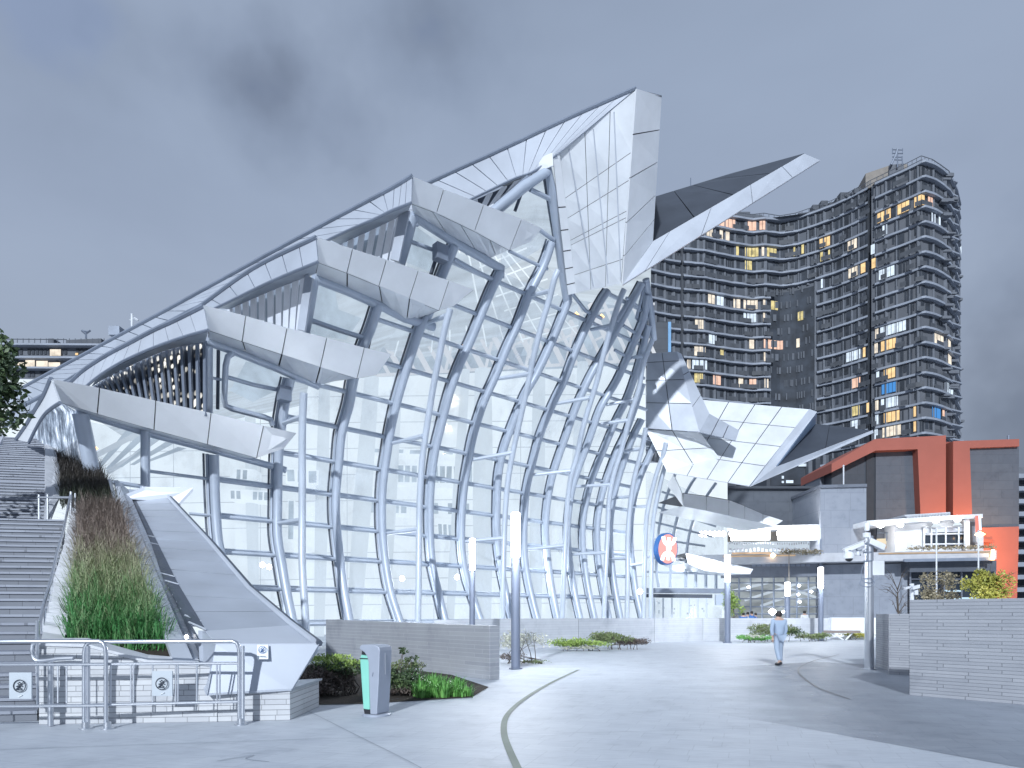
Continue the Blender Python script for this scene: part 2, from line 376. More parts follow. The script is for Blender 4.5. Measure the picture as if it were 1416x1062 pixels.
# z -> pixel tables for every rib
def ztab(L):
    return sorted([(SF(p[0], p[1]).z, p[0], p[1]) for p in L])
ZT = [ztab(L) for L in RS]
outline = [(108,574),(287,612),(287,474),(430,512),(434,387),(500,412),(571,300),(650,352),(693,300),(756,238),(764,300),(787,410),(862,394),(893,384),(905,470),(893,590),(915,610),(905,690),(900,900),(110,900)]
left_edge = [(-10,60,893),(0,75,893),(9,134,660),(9.5,134,640)]
def rib_at(i, z):
    if i < 0:   # left boundary: the leaning post and the planted slope
        return None
    t = ZT[i]
    if z > t[-1][0] + .9 or z < t[0][0] - .5: return None
    r = interp(t, z); return (r[1], r[2])
levels = [1.12 + 1.53 * k for k in range(-1, 17)]
glassm = MB()
for li, z in enumerate(levels):
    m = MB(); any_ = False
    for i in range(len(RS) - 1):
        a = rib_at(i, z); b = rib_at(i + 1, z)
        if not a or not b: continue
        pts = []
        for k in range(7):
            t = k / 6; px = lerp(a[0], b[0], t); py = lerp(a[1], b[1], t)
            # settle py so that the point has height z
            for _ in range(6):
                Y = surfY(px, py, .12); py = HY - (z - CAMZ) * F / Y
            if inpoly(px, py, outline): pts.append(SF(px, py, .12))
            elif pts: break
        if len(pts) > 1: m.tube(pts, .105, 6); any_ = True
        if len(pts) > 1: m.tube([p - N * .16 + Vector((0,0,.15)) for p in pts], .045, 4)
    if li and z < 9.5:  # bays left of the first rib
        x0 = 205 if z > 7 else 262
        pts = []
        for px in (x0, lerp(x0, 296, .5), 297):
            py = HY - (z - CAMZ) * F / 27.5
            for _ in range(8): py = HY - (z - CAMZ) * F / surfY(px, py, .12)
            pts.append(SF(px, py, .12))
        m.tube(pts, .075, 6); any_ = True
    if any_: m.build("transom", M['steel2'], st, smooth=True)
# upper transoms: the ribs to the right keep climbing under the roof tips
for z in [26.2]:
    pass
# glass skin between the ribs
for i in range(len(RS) - 1):
    zt = min(ZT[i][-1][0], ZT[i+1][-1][0]); zb = max(ZT[i][0][0], ZT[i+1][0][0]); n = 22
    A = [rib_at(i, lerp(zb, zt, k / n)) for k in range(n + 1)]; B = [rib_at(i + 1, lerp(zb, zt, k / n)) for k in range(n + 1)]
    glassm.strip([SF(*p) for p in A], [SF(*p) for p in B])
glassm.poly([SF(*p) for p in [(200,600),(296,628),(299,700),(205,690)]])
glassm.poly([SF(*p) for p in [(299,700),(310,790),(300,860),(205,860),(205,690)]])
glassm.poly([SF(*p) for p in [(118,582),(200,600),(205,680),(132,664)]])
glassm.poly([SF(*p) for p in [(289,474),(402,510),(402,524),(396,554),(388,600),(296,628)]])
glassm.poly([SF(*p) for p in [(434,387),(524,422),(490,520),(425,500)]])
glassm.poly([SF(*p) for p in [(571,299),(629,341),(612,382),(590,430),(556,420)]])
glassm.poly([SF(*p) for p in [(756,240),(784,407),(763,335),(693,376),(690,290)]])
glassm.build("facade_glass", M['glass'], st)
# outer columns that stand in front of the glass, with short struts
OFF = 2.6
cols = [
 ([(420,543),(418,600),(418,700),(418,780),(422,850),(424,905)], OFF),
 ([(622.6,427),(614.7,456),(608,490),(599,536),(590,592),(584,637),(580.5,690),(579.5,740),(579,800),(578,855),(578,905)], OFF),
 ([(772,374),(766,388),(760,412),(748,453),(737,497),(731,527),(719,581),(710,622),(702,669),(697.5,730),(696,791),(695,852),(694,900)], 2.2),
 ([(863,400),(858,412),(848.5,441),(836,485),(824,532),(807,588),(798,630),(790,657),(785,693),(782,742),(780,791),(777.5,854),(776,892)], 2.2),
 ([(902,470),(890,502),(883,539),(871,576),(859,623),(848.5,657),(842,693),(840,742),(837.5,791),(835,854),(834,889)], 1.9),
 ([(893,592),(888,620),(878,657),(872,693),(868,742),(868,791),(867,854),(866,888)], 1.9),
 ([(921,612),(916,632),(910,649),(901,681),(894,718),(891.5,779),(890,853),(889,886)], 1.8),
 ([(930,615),(922,638),(916,657),(909,688),(903.6,718),(901,767),(900,853),(900,885)], 1.6)]
def colpt(px, py, off): 
    return SF(px, py, off)
for pts, of in cols:
    L = smoothline(pts, 4); m = MB(); P = [colpt(p[0], p[1], of) for p in L]; P[-1].z = min(P[-1].z, 0)
    m.tube(P, .155, 10).build("column", M['steel2'], st, smooth=True)
struts = [((540,613.5),(585,603),OFF),((533.5,737.5),(578,732),OFF),((590,447),(616,437),2.0),((687,524),(732,517),2.2),((652,636),(708,626),2.2),
 ((640,749),(696,744),2.2),((732.6,409),(762,402),1.9),((817,456),(846,450),2.0),((765,559),(815,550),2.2),((733,657),(789,651),2.2),((726,760),(781,754),2.2),
 ((873,495),(892,491),1.5),((831,586),(869,581),1.9),((792,673),(846,670),1.9),((785,767),(838,764),1.9),((846,689),(873,687),1.9),((841,773),(868,772),1.9),
 ((873,701),(898,700),1.8),((871,782),(891,779),1.8),((390,586),(418,576),OFF),((383,724),(418,719),OFF),((860,624),(886,621),1.6),((838,560),(878,552),1.7)]
for a, b, of in struts:
    m = MB(); m.tube([SF(*a, .45), SF(*b, of)], [.085, .12], 8).build("strut", M['steel2'], st, smooth=True)
# bulky frames at the jagged openings
def frame_tube(pts, r=.2, off=.35, mat='steel'):
    m = MB(); m.tube([SF(p[0], p[1], off) for p in pts], r, 10); m.build("portal_frame", M[mat], st, smooth=True)
frame_tube([(111,572),(118,604),(130,668)], .27)
frame_tube([(105,568),(201,598),(297,623),(395,650)], .15, .3)
frame_tube([(201,596),(201,640),(201,672),(198,680),(190,683),(172,682)], .17, .5)
frame_tube([(130,663),(199,673)], .08, .4)
frame_tube([(287,478),(287,530),(287,590)], .2)
frame_tube([(286,472),(330,488),(380,508),(441,534)], .17)
frame_tube([(322,489),(315,493),(312,506),(310,552),(312,561),(320,565),(366,577),(374,580),(377,588)], .12, .7)
frame_tube([(302,484),(301,566)], .07, .2, 'framedark'); frame_tube([(291,522),(310,526)], .06, .3)
frame_tube([(434,385),(428,422),(421,460)], .23)
frame_tube([(433,384),(480,402),(529,424),(560,440),(600,452)], .2)
frame_tube([(520,430),(507,488)], .09, .2, 'framedark')
frame_tube([(571,299),(563,330),(553,365)], .24)
frame_tube([(570,297),(630,336),(694,372),(692,384)], .2)
frame_tube([(607,345),(595,382)], .09, .1, 'framedark')
frame_tube([(655,316),(689,288),(722,260),(758,236),(765,275),(772,324),(780,386),(785,416)], .25)
frame_tube([(692,280),(730,245)], .1, .0, 'frame'); frame_tube([(684,283),(724,247)], .07, -.2, 'framedark')
frame_tube([(752,240),(760,290),(766,328),(756,345)], .09, -.1, 'framedark')
frame_tube([(893,386),(900,430),(904,470)], .2); frame_tube([(888,392),(868,420),(852,445)], .16); frame_tube([(893,388),(880,440),(889,455),(899,430)], .1, .2)
frame_tube([(733,262),(762,276)], .11); frame_tube([(712,292),(720,270)], .08, 0, 'framedark'); frame_tube([(746,318),(766,332)], .1)
frame_tube([(704,347),(734,362),(757,372)], .08); frame_tube([(627,322),(646,352)], .06)
frame_tube([(628,358),(660,376),(690,390)], .09); frame_tube([(424,441),(470,457),(509,469)], .11); frame_tube([(316,522),(350,532),(394,541)], .09)
frame_tube([(562,332),(600,346),(622,356)], .09)
frame_tube([(788,402),(810,430),(832,440)], .1); frame_tube([(866,412),(882,424)], .09); frame_tube([(862,450),(890,468)], .09); frame_tube([(850,484),(872,496)], .09)
# deep box-gutter piece and cameras on the frames
m = MB(); m.obox(SF(393,545,.9), D*.25, N*.2, (0,0,.3)); m.build("junction_box", M['frame'], st)
m = MB(); m.obox(SF(609,350,.9), D*.3, N*.2, (0,0,.35)); m.build("junction_box", M['frame'], st)
# ---- eaves
def fascia(top, bot, offt, offb, inner, offi, tip):
    e = MB(); back = MB()
    T = [SF(*p, offt) for p in top]; B = [SF(*p, offb) for p in bot]
    for i in range(len(T) - 1):
        g_ = .02
        d0 = (T[i+1] - T[i]).normalized() * g_; d1 = (B[i+1] - B[i]).normalized() * g_
        l0 = d0 if i else Vector(); l1 = d1 if i else Vector()
        e.prism([T[i] + l0, T[i+1] - d0, B[i+1] - d1, B[i] + l1], -N * .06)
    ob = e.build("eave_fascia", M['alu'], st)
    back.prism([t - N * .05 for t in T] + [b - N * .05 for b in reversed(B)], -N * .03); back.build("joint_backing", M['seam'], ob)
    if tip:
        m = MB(); m.prism([T[-1], SF(*tip[0], offt - .3), B[-1]] if len(tip) == 1 else [T[-1], SF(*tip[0], offt), SF(*tip[1], offb), B[-1]], -N * .06); m.build("eave_tip", M['alu'], ob)
    I = [SF(*p, offi) for p in inner]
    # soffit: bottom edge of the fascia back to the frame line
    n = len(B); s_ = MB()
    def at(L, t):
        x = t * (len(L) - 1); i = min(int(x), len(L) - 2); return lerp(L[i], L[i+1], x - i)
    k = 10
    for i in range(k):
        a, b = i / k + (.004 if i % 2 == 0 else 0), (i + 1) / k - (.004 if i % 2 else 0)
        s_.prism([at(B, a), at(B, b), at(I, b), at(I, a)], (0,0,.05))
    so = s_.build("eave_soffit", M['soffit'], st)
    m = MB(); m.strip([p + Vector((0,0,.09)) for p in [at(B, i/10) for i in range(11)]], [p + Vector((0,0,.09)) for p in [at(I, i/10) for i in range(11)]]); m.build("joint_backing", M['seam'], so)
    return T, B
e0 = fascia([(72,524),(137.8,536.5),(215.6,554),(292,571),(364.6,588.6),(410,599)], [(82.8,556),(134.6,572),(213,594),(287,614),(355,633),(393,620)], 2.0, 1.7,
       [(104,567),(170,588),(250,610),(310,627),(338,634),(352,634)], .25, None)
e1 = fascia([(281.5,422),(340,436.7),(397,453.6),(452,467),(504,480.7),(542,489.7)], [(288,456),(335,471.7),(390,489.7),(443,507.4),(493.8,523),(522,518)], 2.0, 1.8,
       [(288,470),(340,487),(385,508),(436,534),(463,527),(488,524)], .3, None)
e2 = fascia([(437,327.6),(487.7,344),(534.5,359),(578.7,373.8),(621,388),(655.6,400.6)], [(440,362),(480,376.8),(524.3,395),(566.5,412.3),(607.6,428.8),(628,423)], 2.0, 1.8,
       [(436,382),(480,400),(529,421),(562,447),(588,438),(602,430)], .3, None)
e3 = fascia([(570,243.8),(613.8,261.6),(669,282.8),(721.5,303),(750,315.8)], [(569,280.5),(604,293.8),(656.5,319),(705,345.5),(735,333)], 2.0, 1.8,
       [(571,296),(630,332),(677,357),(699,348),(702,346)], .3, None)
# ---- side bands that run down to the left from each corner
def Ylin(pA, YA, pB, YB):
    return lambda px: 1.0 / lerp(1 / YA, 1 / YB, (px - pA) / (pB - pA))
def band(top, bot, fy, fyb=None, mat='alu2', seams=10, name="verge_band", cap=True):
    fyb = fyb or fy; m = MB(); tl = smoothline(top, 5); bl = smoothline(bot, 5)
    def at(L, t):
        x = t * (len(L) - 1); i = min(int(x), len(L) - 2); return L[i].lerp(L[i+1], x - i)
    def P(L, t, f): p = at(L, t); return W(p[0], p[1], f(p[0]))
    k = seams; tk = 0.16 / 100
    for i in range(k):
        sub = [i / k + tk * .6] + [lerp(i / k, (i+1) / k, j / 3) for j in (1, 2)] + [(i + 1) / k - tk * .6]
        for a, b in zip(sub, sub[1:]):
            m.prism([P(tl, a, fy), P(tl, b, fy), P(bl, b, fyb), P(bl, a, fyb)], (.02,.06,.0))
    o = m.build(name, M[mat], st)
    m = MB(); ts = [i / 30 for i in range(31)]
    m.strip([P(tl, t, fy) + Vector((0,.05,0)) for t in ts], [P(bl, t, fyb) + Vector((0,.05,0)) for t in ts]); m.build("joint_backing", M['frame'], o)
    if cap:
        m = MB(); m.tube([P(tl, t, fy) + Vector((0,0,.02)) for t in ts], .09, 6); m.build("edge_trim", M['frame'], o)
        m = MB(); m.tube([P(bl, t, fyb) for t in ts], .06, 6); m.build("edge_trim", M['frame'], o)
    return [P(tl, t, fy) for t in ts], [P(bl, t, fyb) for t in ts]
Y1 = surfY(281.5,422,2.0); Y2 = surfY(437,327.6,2.0); Y3 = surfY(570,243.8,2.0); Y0 = surfY(72,524,2.0)
f1 = Ylin(285, Y1, 60, 29.5); f2 = Ylin(437, Y2, 0, 35); f3 = Ylin(570, Y3, 0, 38.5)
f4 = Ylin(880, 29, 60, 41)
b1 = band([(281.5,424),(243.6,443),(212,457.5),(180,474.5),(148,491.5),(118.6,510.5),(99.6,527.5),(62,566)], [(288,456.5),(254,466),(212,481),(169.5,500),(135.6,521),(112,541),(92,560),(66,592)], f1, None, 'alu2', 14)
b2 = band([(437,329),(350,372),(260,435.5),(190,472),(120,515),(53,551),(0,579)], [(440,362),(373,390),(300.7,425),(245,450),(190,487),(120,530),(42,570),(4,593)], f2, None, 'verge', 22)
b3 = band([(570,243.8),(540,262),(468,300),(373,351),(260,413),(229,430),(169,462),(106,496),(63,519),(32,536),(-6,556)], [(569,280.5),(540,292),(522,301),(456.5,330.5),(390,370),(260,430),(190,470),(148,495.7),(106,517),(53,548.6),(-6,574)], f3, None, 'verge', 34)
b4 = band([(880,122),(790,162),(690,209),(600,250),(500,300),(400,352),(300,402),(180,464)], [(770,214),(739,237),(710,247.6),(656,273.5),(600,300),(500,352),(400,400),(200,480)], f4, lambda px: f4(px) * 1.01, 'verge', 26)
# lower left leg of the first eave, down to the stair head
f0 = Ylin(72, Y0, 22, 27.5)
b0 = band([(71,525),(62,546),(50,566),(37,588),(23,608)], [(83,557),(72,564),(61,574),(50,592),(40,612)], f0, None, 'alu', 5)
# dark soffit strip under each side band
def under(pa, pb, f, d, name="verge_soffit", mat='soffit_dim'):
    m = MB(); A = smoothline(pa, 4); B = smoothline(pb, 4)
    m.strip([W(p[0], p[1], f(p[0]) * 1.002) for p in A], [W(p[0], p[1], f(p[0]) * d) for p in B]); m.build(name, M[mat], st, solid=.03)
M['soffit_dim'] = plain('verge_soffit_paint', (.34,.38,.44), .6)
under([(288,457),(254,467),(212,482),(169.5,501),(135.6,522)], [(284,472),(233,483),(191,500),(148,521),(127,534)], f1, 1.05)
under([(440,363),(373,391),(300.7,426)], [(436,378),(375,402),(318,427)], f2, 1.06)
under([(569,281),(522,302),(456.5,331)], [(563,294),(524,313),(470,338)], f3, 1.06)
# slatted side windows below the bands
def slatted(top, right, bot, f, n, glow_mat, d=1.06):
    """top and bottom edges of the opening in the view, built as glass with upright fins in front"""
    tl = smoothline(top, 4); bl = smoothline(bot, 4)
    def at(L, t):
        x = t * (len(L) - 1); i = min(int(x), len(L) - 2); return L[i].lerp(L[i+1], x - i)
    ff = lambda px: f(px) * d
    m = MB(); ts = [i / 20 for i in range(21)]
    A = [W(*at(tl, t)[:2], ff(at(tl, t)[0]) + .35) for t in ts]; B = [W(*at(bl, t)[:2], ff(at(bl, t)[0]) + .35) for t in ts]
    win = m.strip(A, B).build("side_window", glow_mat, st)
    m = MB()
    for i in range(n + 1):
        t = i / n; a = at(tl, t); b = at(bl, t); P = W(a[0], a[1], ff(a[0])); Q = W(b[0], b[1], ff(b[0]))
        ax = Vector((.1, -.1, 0))
        wd = 1 if glow_mat is M['city'] else 1.7
        m.prism([P + Vector((-.07*wd,0,0)), P + Vector((.09*wd,-.12,0)), Q + Vector((.09*wd,-.12,0)), Q + Vector((-.07*wd,0,0))], (.02,.1,0))
    m.build("window_fin", M['frame'] if glow_mat is M['city'] else M['fin'], win)
def citymat():  # city lights mirrored in the window, painted as emission dots
    m, nt, b = newmat("painted_reflections"); v = coords(nt, (2.2, 2.2, 2.6)); vo = nt.nodes.new("ShaderNodeTexVoronoi"); nt.links.new(v, vo.inputs["Vector"]); vo.inputs["Scale"].default_value = 1.2
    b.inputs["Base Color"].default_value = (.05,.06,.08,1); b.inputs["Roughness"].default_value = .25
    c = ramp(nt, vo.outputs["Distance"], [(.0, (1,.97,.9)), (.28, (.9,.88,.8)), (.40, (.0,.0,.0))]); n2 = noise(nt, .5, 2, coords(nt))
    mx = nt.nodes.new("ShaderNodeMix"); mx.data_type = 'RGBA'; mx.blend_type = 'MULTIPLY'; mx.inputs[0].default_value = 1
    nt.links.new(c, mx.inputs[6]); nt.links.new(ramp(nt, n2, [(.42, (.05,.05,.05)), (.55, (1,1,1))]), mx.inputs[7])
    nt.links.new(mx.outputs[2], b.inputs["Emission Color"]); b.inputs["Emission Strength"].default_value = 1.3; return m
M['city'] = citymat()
M['sidewin'] = plain("side_glass", (.2,.24,.30), .3, .1, .45, .9, emit=(.35,.45,.55), es=.16)  # faint emission stands in for light on the shaded glass
M['fin'] = plain("self_lit_fin", (.5,.54,.61), .5, 0, .1, 1, emit=(.5,.56,.66), es=.22)  # slight emission lightens the fins in place of real light
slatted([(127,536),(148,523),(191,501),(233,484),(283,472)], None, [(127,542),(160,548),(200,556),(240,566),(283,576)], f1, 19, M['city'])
slatted([(318,428),(350,411),(385,396),(420,381)], None, [(318,436),(350,446),(385,458),(412,466)], f2, 9, M['sidewin'])
slatted([(470,339),(500,324),(530,310),(552,300)], None, [(470,346),(495,354),(520,362),(540,370)], f3, 6, M['sidewin'])
m = MB(); m.poly([W(423,378,Y2*1.055), W(433,386,Y2*1.05), W(422.5,458,Y2*1.05), W(412,456,Y2*1.055)]); m.build("window_jamb", M['greypanel'], st, solid=.1)
m = MB(); m.poly([W(552,299,Y3*1.055), W(567,292,Y3*1.05), W(552,362,Y3*1.05), W(540,359,Y3*1.055)]); m.build("window_jamb", M['greypanel'], st, solid=.1)
slatted([(656,277),(690,262),(720,248),(742,238)], None, [(656,290),(672,290),(690,287),(722,262)], f4, 5, M['framedark'], 1.03)
# ---- top folded wing above the entrance
def Q(a, Ya): return W(a[0], a[1], Ya)
pA, pB, pC, pD = Q((880,124), 29.0), Q((858,393), 32.2), Q((797,405), 34.0), Q((774,212), 30.6)
big = [pD, pA, pB, pC]
panelled(st, "wing_soffit", big, [0,.34,.67,1], [0,.30,.44,.60,.635,.86,1], M['soffit'], .025, .06, away=(0,-1,-.3), jitter=.004)
m = MB(); 
for a in (.12, .45, .72): m.tube([bil(big, a, .02) - Vector((0,.02,0)), bil(big, min(1, a + .28), .98) - Vector((0,.02,0))], .03, 4)
m.build("wing_joint", M['alu2'], st)
panelled(st, "wing_edge_panel", [Q((764,211),30.4), Q((774,211.5),30.5), Q((797,405),34), Q((786,408),33.8)], [0,1], [0,.36,.52,.67,.80,.92,1], M['alu'], .05, .05, away=(0,-1,0))
panelled(st, "wing_edge_panel", [Q((734,223),30.9), Q((764,211),30.4), Q((765,229),30.4), Q((739,239),30.9)], [0,1], [0,1], M['alu'], .05, .05, away=(0,-1,0))
panelled(st, "wing_fascia", [pA + Vector((0,-.05,0)), Q((915,133),30.3), Q((903,333),33.6), Q((861,393),32.2)], [0,1], [0,.215,.43,.66,.84,1], M['alu'], .04, .08, away=(0,-1,0))
panelled(st, "wing_fascia", [Q((861,393.5),32.2), Q((903,333.5),33.6), Q((1112,212.5),37.5), Q((1134,221.5),38.0)][::1], [0,1], [0,.10,.36,.62,.84,1], M['alu2'], .05, .08, away=(0,-1,0))
panelled(st, "wing_roof", [Q((905,272),39), Q((1010,240),40), Q((1112,212),38.2), Q((903,333),34.2)], [0,.25,.5,.75,1], [0,1], M['darkroof'], .06, .06, away=(0,-1,0))
m = MB(); m.poly([pA, Q((915,133),30.3), Q((905,272),39), Q((600,250),37)]); m.build("roof_sheet", M['darkroof'], st, solid=.06)
# ---- second, lower wing
panelled(st, "wing_soffit", [Q((895,489),43.5), Q((936,486),43.5), Q((967,597),41.5), Q((893,592),43)], [0,.5,1], [0,.12,.36,.66,1], M['greypanel'], .05, .06, away=(0,-1,0))
panelled(st, "wing_fascia", [Q((936,486),43.5), Q((942,489),43.8), Q((981,572),42.5), Q((967,597),41.5)], [0,1], [0,.3,.7,1], M['alu2'], .05, .06, away=(0,-1,0))
panelled(st, "wing_fascia", [Q((981,572),42.5), Q((1022,595),41), Q((1017,609),40.6), Q((967,597),41.5)], [0,.33,.66,1], [0,1], M['greypanel'], .05, .06, away=(0,-1,0))
panelled(st, "wing_soffit", [Q((972,553),45), Q((1119,566),43), Q((1036,672),40.5), Q((923,653),43)], [0,.25,.5,.75,1], [0,.25,.5,.75,1], M['soffit'], .05, .06, away=(0,-1,0))
panelled(st, "wing_soffit", [Q((893,594),43.2), Q((968,598),42.2), Q((1000,640),42.4), Q((923,653),43)], [0,.5,1], [0,.5,1], M['soffit'], .05, .06, away=(0,-1,0))
m = MB(); m.prism([Q((1119,565.5),43), Q((1130,569.5),43.2), Q((1072,646),41), Q((1207,594.5),44.6), Q((1208,598.5),44.6), Q((1037,673),40.5)], (0,.1,0)); m.build("wing_fascia", M['alu2'], st)
panelled(st, "wing_roof", [Q((1128,586),46), Q((1166,590),46), Q((1203,595),44.8), Q((1075,645),41.2)], [0,.5,1], [0,1], M['darkroof'], .06, .06, away=(0,-1,0))
m = MB(); m.poly([Q((1130,570),43.3), Q((1128,586),46), Q((1075,645),41.2), Q((1073,644),41.05)]); m.build("wing_edge", plain("blue_grey_edge", (.24,.33,.46), .5), st)
# ---- canopies over the entrance
def canopy(top, bot, Ys, name="entrance_canopy"):
    m = MB(); T = [Q(p, y) for p, y in zip(top, Ys)]; B = [Q(p, y - .2) for p, y in zip(bot, Ys)]
    for i in range(len(T) - 1):
        a = (T[i+1] - T[i]).normalized() * .02; m.prism([T[i] + a, T[i+1] - a, B[i+1] - a, B[i] + a], (0,.08,0))
    o = m.build(name, M['alu'], st)
    m = MB(); m.poly(T + [t + Vector((-1.0,3.5,-.1)) for t in reversed(T)]); m.build("canopy_top", M['darkroof'], o, solid=.04)
    m = MB(); m.poly(B + [t + Vector((-1.0,3.5,.1)) for t in reversed(B)]); m.build("canopy_soffit", M['soffit'], o, solid=.04)
canopy([(945,682),(977,686),(1008,691.5),(1030,700),(1055,711),(1083,720)], [(945,700),(977,706),(1008,713),(1030,718),(1055,723),(1072,727.5)], [47,46.6,46.2,45.9,45.7,45.5])
canopy([(948,765),(975,771),(1000,777),(1042,787)], [(951,779),(975,789),(1000,792),(1038,793.5)], [50,49.6,49.3,49])
m = MB(); m.poly([Q((932,657),47), Q((943,681),47), Q((945,700),47.2), Q((938,690),47.4), Q((922,670),47.6)]); m.build("canopy_gusset", M['alu'], st, solid=.08)
# ---- glazed entrance bay behind the last columns
eg = MB(); EQ = [Q((893,650),53), Q((1000,700),53), Q((1003,860),52), Q((890,860),52)]
eg.poly(EQ).build("entrance_glass", M['glass'], st)
for pts in [[(966,655),(954,672),(941,700),(932,737),(928,775),(927,812)], [(990,668),(975,690),(958,722),(950,760),(948,812)], [(935,652),(924,680),(915,710),(909,750),(908,790),(911,812)], [(962,790),(962,812)], [(976,790),(976,813)], [(990,790),(990,814)]]:
    m = MB(); m.tube([Q((p[0], p[1]), 51.6) for p in smoothline(pts, 4)], .13, 6).build("entrance_mullion", M['steel'], st, smooth=True)
for a, b in [((908,701),(990,728)),((905,722),(985,742)),((900,744),(975,755)),((900,766),(960,772)),((890,790.5),(1003,794)),((890,770),(960,776)),((915,680),(985,703))]:
    m = MB(); m.tube([Q(a, 51.6), Q(b, 51.6)], .09, 6).build("entrance_transom", M['steel'], st)
m = MB(); m.prism([Q((880,813),51.2), Q((1003,814),51.2), Q((1003,820.5),51.2), Q((880,820),51.2)], (0,.4,0)); m.build("entrance_lintel", M['frame'], st)
m = MB(); m.prism([Q((880,821),51.4), Q((985,822),51.4), Q((985,827),51.4), Q((880,826),51.4)], (0,.2,0)); m.build("entrance_lintel", M['framedark'], st)
m = MB()
for x in (905,917,929,941,953,965,977): m.tube([Q((x,827),51.4), Q((x,880),51.4)], .07, 6)
m.build("door_frame", M['steel2'], st)
m = MB(); m.prism([Q((990,822),50), Q((1002,822),50), Q((1002,837),50), Q((990,837),50)], (0,.3,0)); m.build("entrance_sign_box", M['steel'], st)
m = MB(); m.poly([Q((880,640),60), Q((1006,640),60), Q((1006,895),60), Q((880,895),60)]); m.build("interior_wall", M['wall_in'], st)
m = MB()
for i in range(14):
    x = 905 + random.random() * 85; y = 828 + random.random() * 22; w = random.uniform(1, 3); h = random.uniform(1, 5)
    m.poly([Q((x,y),58), Q((x+w,y),58), Q((x+w,y+h),58), Q((x,y+h),58)])
m.build("interior_fitting", M['pane_in'], st)
# ---- interior seen through the glass
m = MB(); m.poly([W(-60,522,53), W(300,531,52), W(600,518,50), W(893,504,49), W(893,895,49), W(-60,895,53)]); m.build("interior_wall", M['wall_in'], st)
m = MB()   # faint panel joints of the wall
for y in range(545, 850, 36): m.tube([W(150,y+8,51.5), W(500,y+3,50), W(900,y,48.6)], .03, 4)
for x in range(180, 900, 60): m.tube([W(x,540,49.6), W(x,880,49.6)], .025, 4)
m.build("interior_joint", M['wall_in2'], st)
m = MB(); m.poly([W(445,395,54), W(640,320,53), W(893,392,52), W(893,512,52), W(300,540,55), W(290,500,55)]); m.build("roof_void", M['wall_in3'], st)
m = MB(); random.seed(3)
for i in range(21):
    x = 505 + i * 18.5; t = i / 20; yb = lerp(519, 498, t); yt = lerp(462, 424, t)
    m.tube([W(x + 34, yb, 48.3), W(x - 4, yt - 10, 46.6)], .20 if i % 2 else .13, 4)
    if i % 3 == 0: m.tube([W(x, yb, 48.6), W(x + 16, yt - 4, 47.6)], .11, 4)
    if i % 3 == 1: m.tube([W(x + 18, yb - 30, 48.9), W(x + 48, yb - 44, 48.2)], .09, 4)
m.tube([W(500,520,48.4), W(905,497,48.4)], .12, 5); m.tube([W(520,470,47.4), W(905,420,47.4)], .1, 5)
m.build("interior_truss", M['truss_in'], st)
m = MB()
for q in ([(545,500),(580,455),(612,512)], [(628,505),(650,450),(690,500)], [(720,492),(742,436),(765,490)], [(790,488),(812,430),(820,486)]):
    m.poly([W(*p, 49.5) for p in q])
m.build("interior_gusset", M['pane_in'], st)
# interior ceiling planes under each roof
def ceil(pts, mat='ceil_in', name="interior_ceiling"):
    m = MB(); m.poly([W(x, y, Y) for x, y, Y in pts]); return m.build(name, M[mat], st)
ceil([(570,300,34),(700,330,36),(800,400,44),(800,470,50),(560,500,50),(440,420,38)])
ceil([(640,300,38),(760,225,33.5),(900,370,44),(900,430,52),(700,400,50)])
ceil([(430,380,30.5),(560,440,37),(500,520,46),(300,540,46),(300,500,34)])
ceil([(286,468,31),(430,520,36),(420,560,48),(180,610,48),(110,565,30)])
m = MB()   # light grid lines of the ceiling
for i in range(12):
    t = i / 11; m.tube([W(lerp(585,690,t), lerp(305,335,t), 34.5), W(lerp(520,800,t), lerp(495,465,t), 47.5)], .05, 4)
for i in range(8):
    t = i / 7; m.tube([W(lerp(640,690,t)+30*t, lerp(330,470,t), lerp(34.6,45,t)), W(lerp(700,800,t), lerp(300,450,t), lerp(34,45,t))], .05, 4)
m.build("ceiling_grid", M['wall_in'], st)
# shaded soffits and folds behind the upper openings
for q in ([(440,392,29.5),(462,392,29.5),(468,428,30),(500,440,30.2),(478,470,31),(428,462,30)], [(340,500,29),(372,505,29),(398,532,29.5),(350,556,31),(318,540,31)], [(574,312,30),(606,335,30),(600,378,31),(560,362,31)]):
    m = MB(); m.poly([W(*p) for p in q]); m.build("interior_fold", M['pane_in'], st)
m = MB()
for i in range(5):
    x = 128 + i * 17; m.poly([W(x,652 - i*3,30), W(x+7,652 - i*3,30), W(x+62,592+i*7,33), W(x+50,590+i*7,33)])
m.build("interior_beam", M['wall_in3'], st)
m = MB()
for a, b in [((128,632),(190,600)),((150,652),(200,622))]: m.tube([W(*a,29.6), W(*b,32)], .12, 5)
m.build("interior_beam", M['wall_in2'], st)
m = MB()
for p in [(133,620),(146,634),(547,300+118),(640,478)]: m.lathe(W(*p, 33), [(.02,-.08),(.09,0),(.02,.08)], 8)
for p in [(797,435),(832,438)]: m.lathe(W(*p, 46), [(.02,-.2),(.2,0),(.02,.2)], 8)
m.build("interior_lamp", M['orangespot'], st)
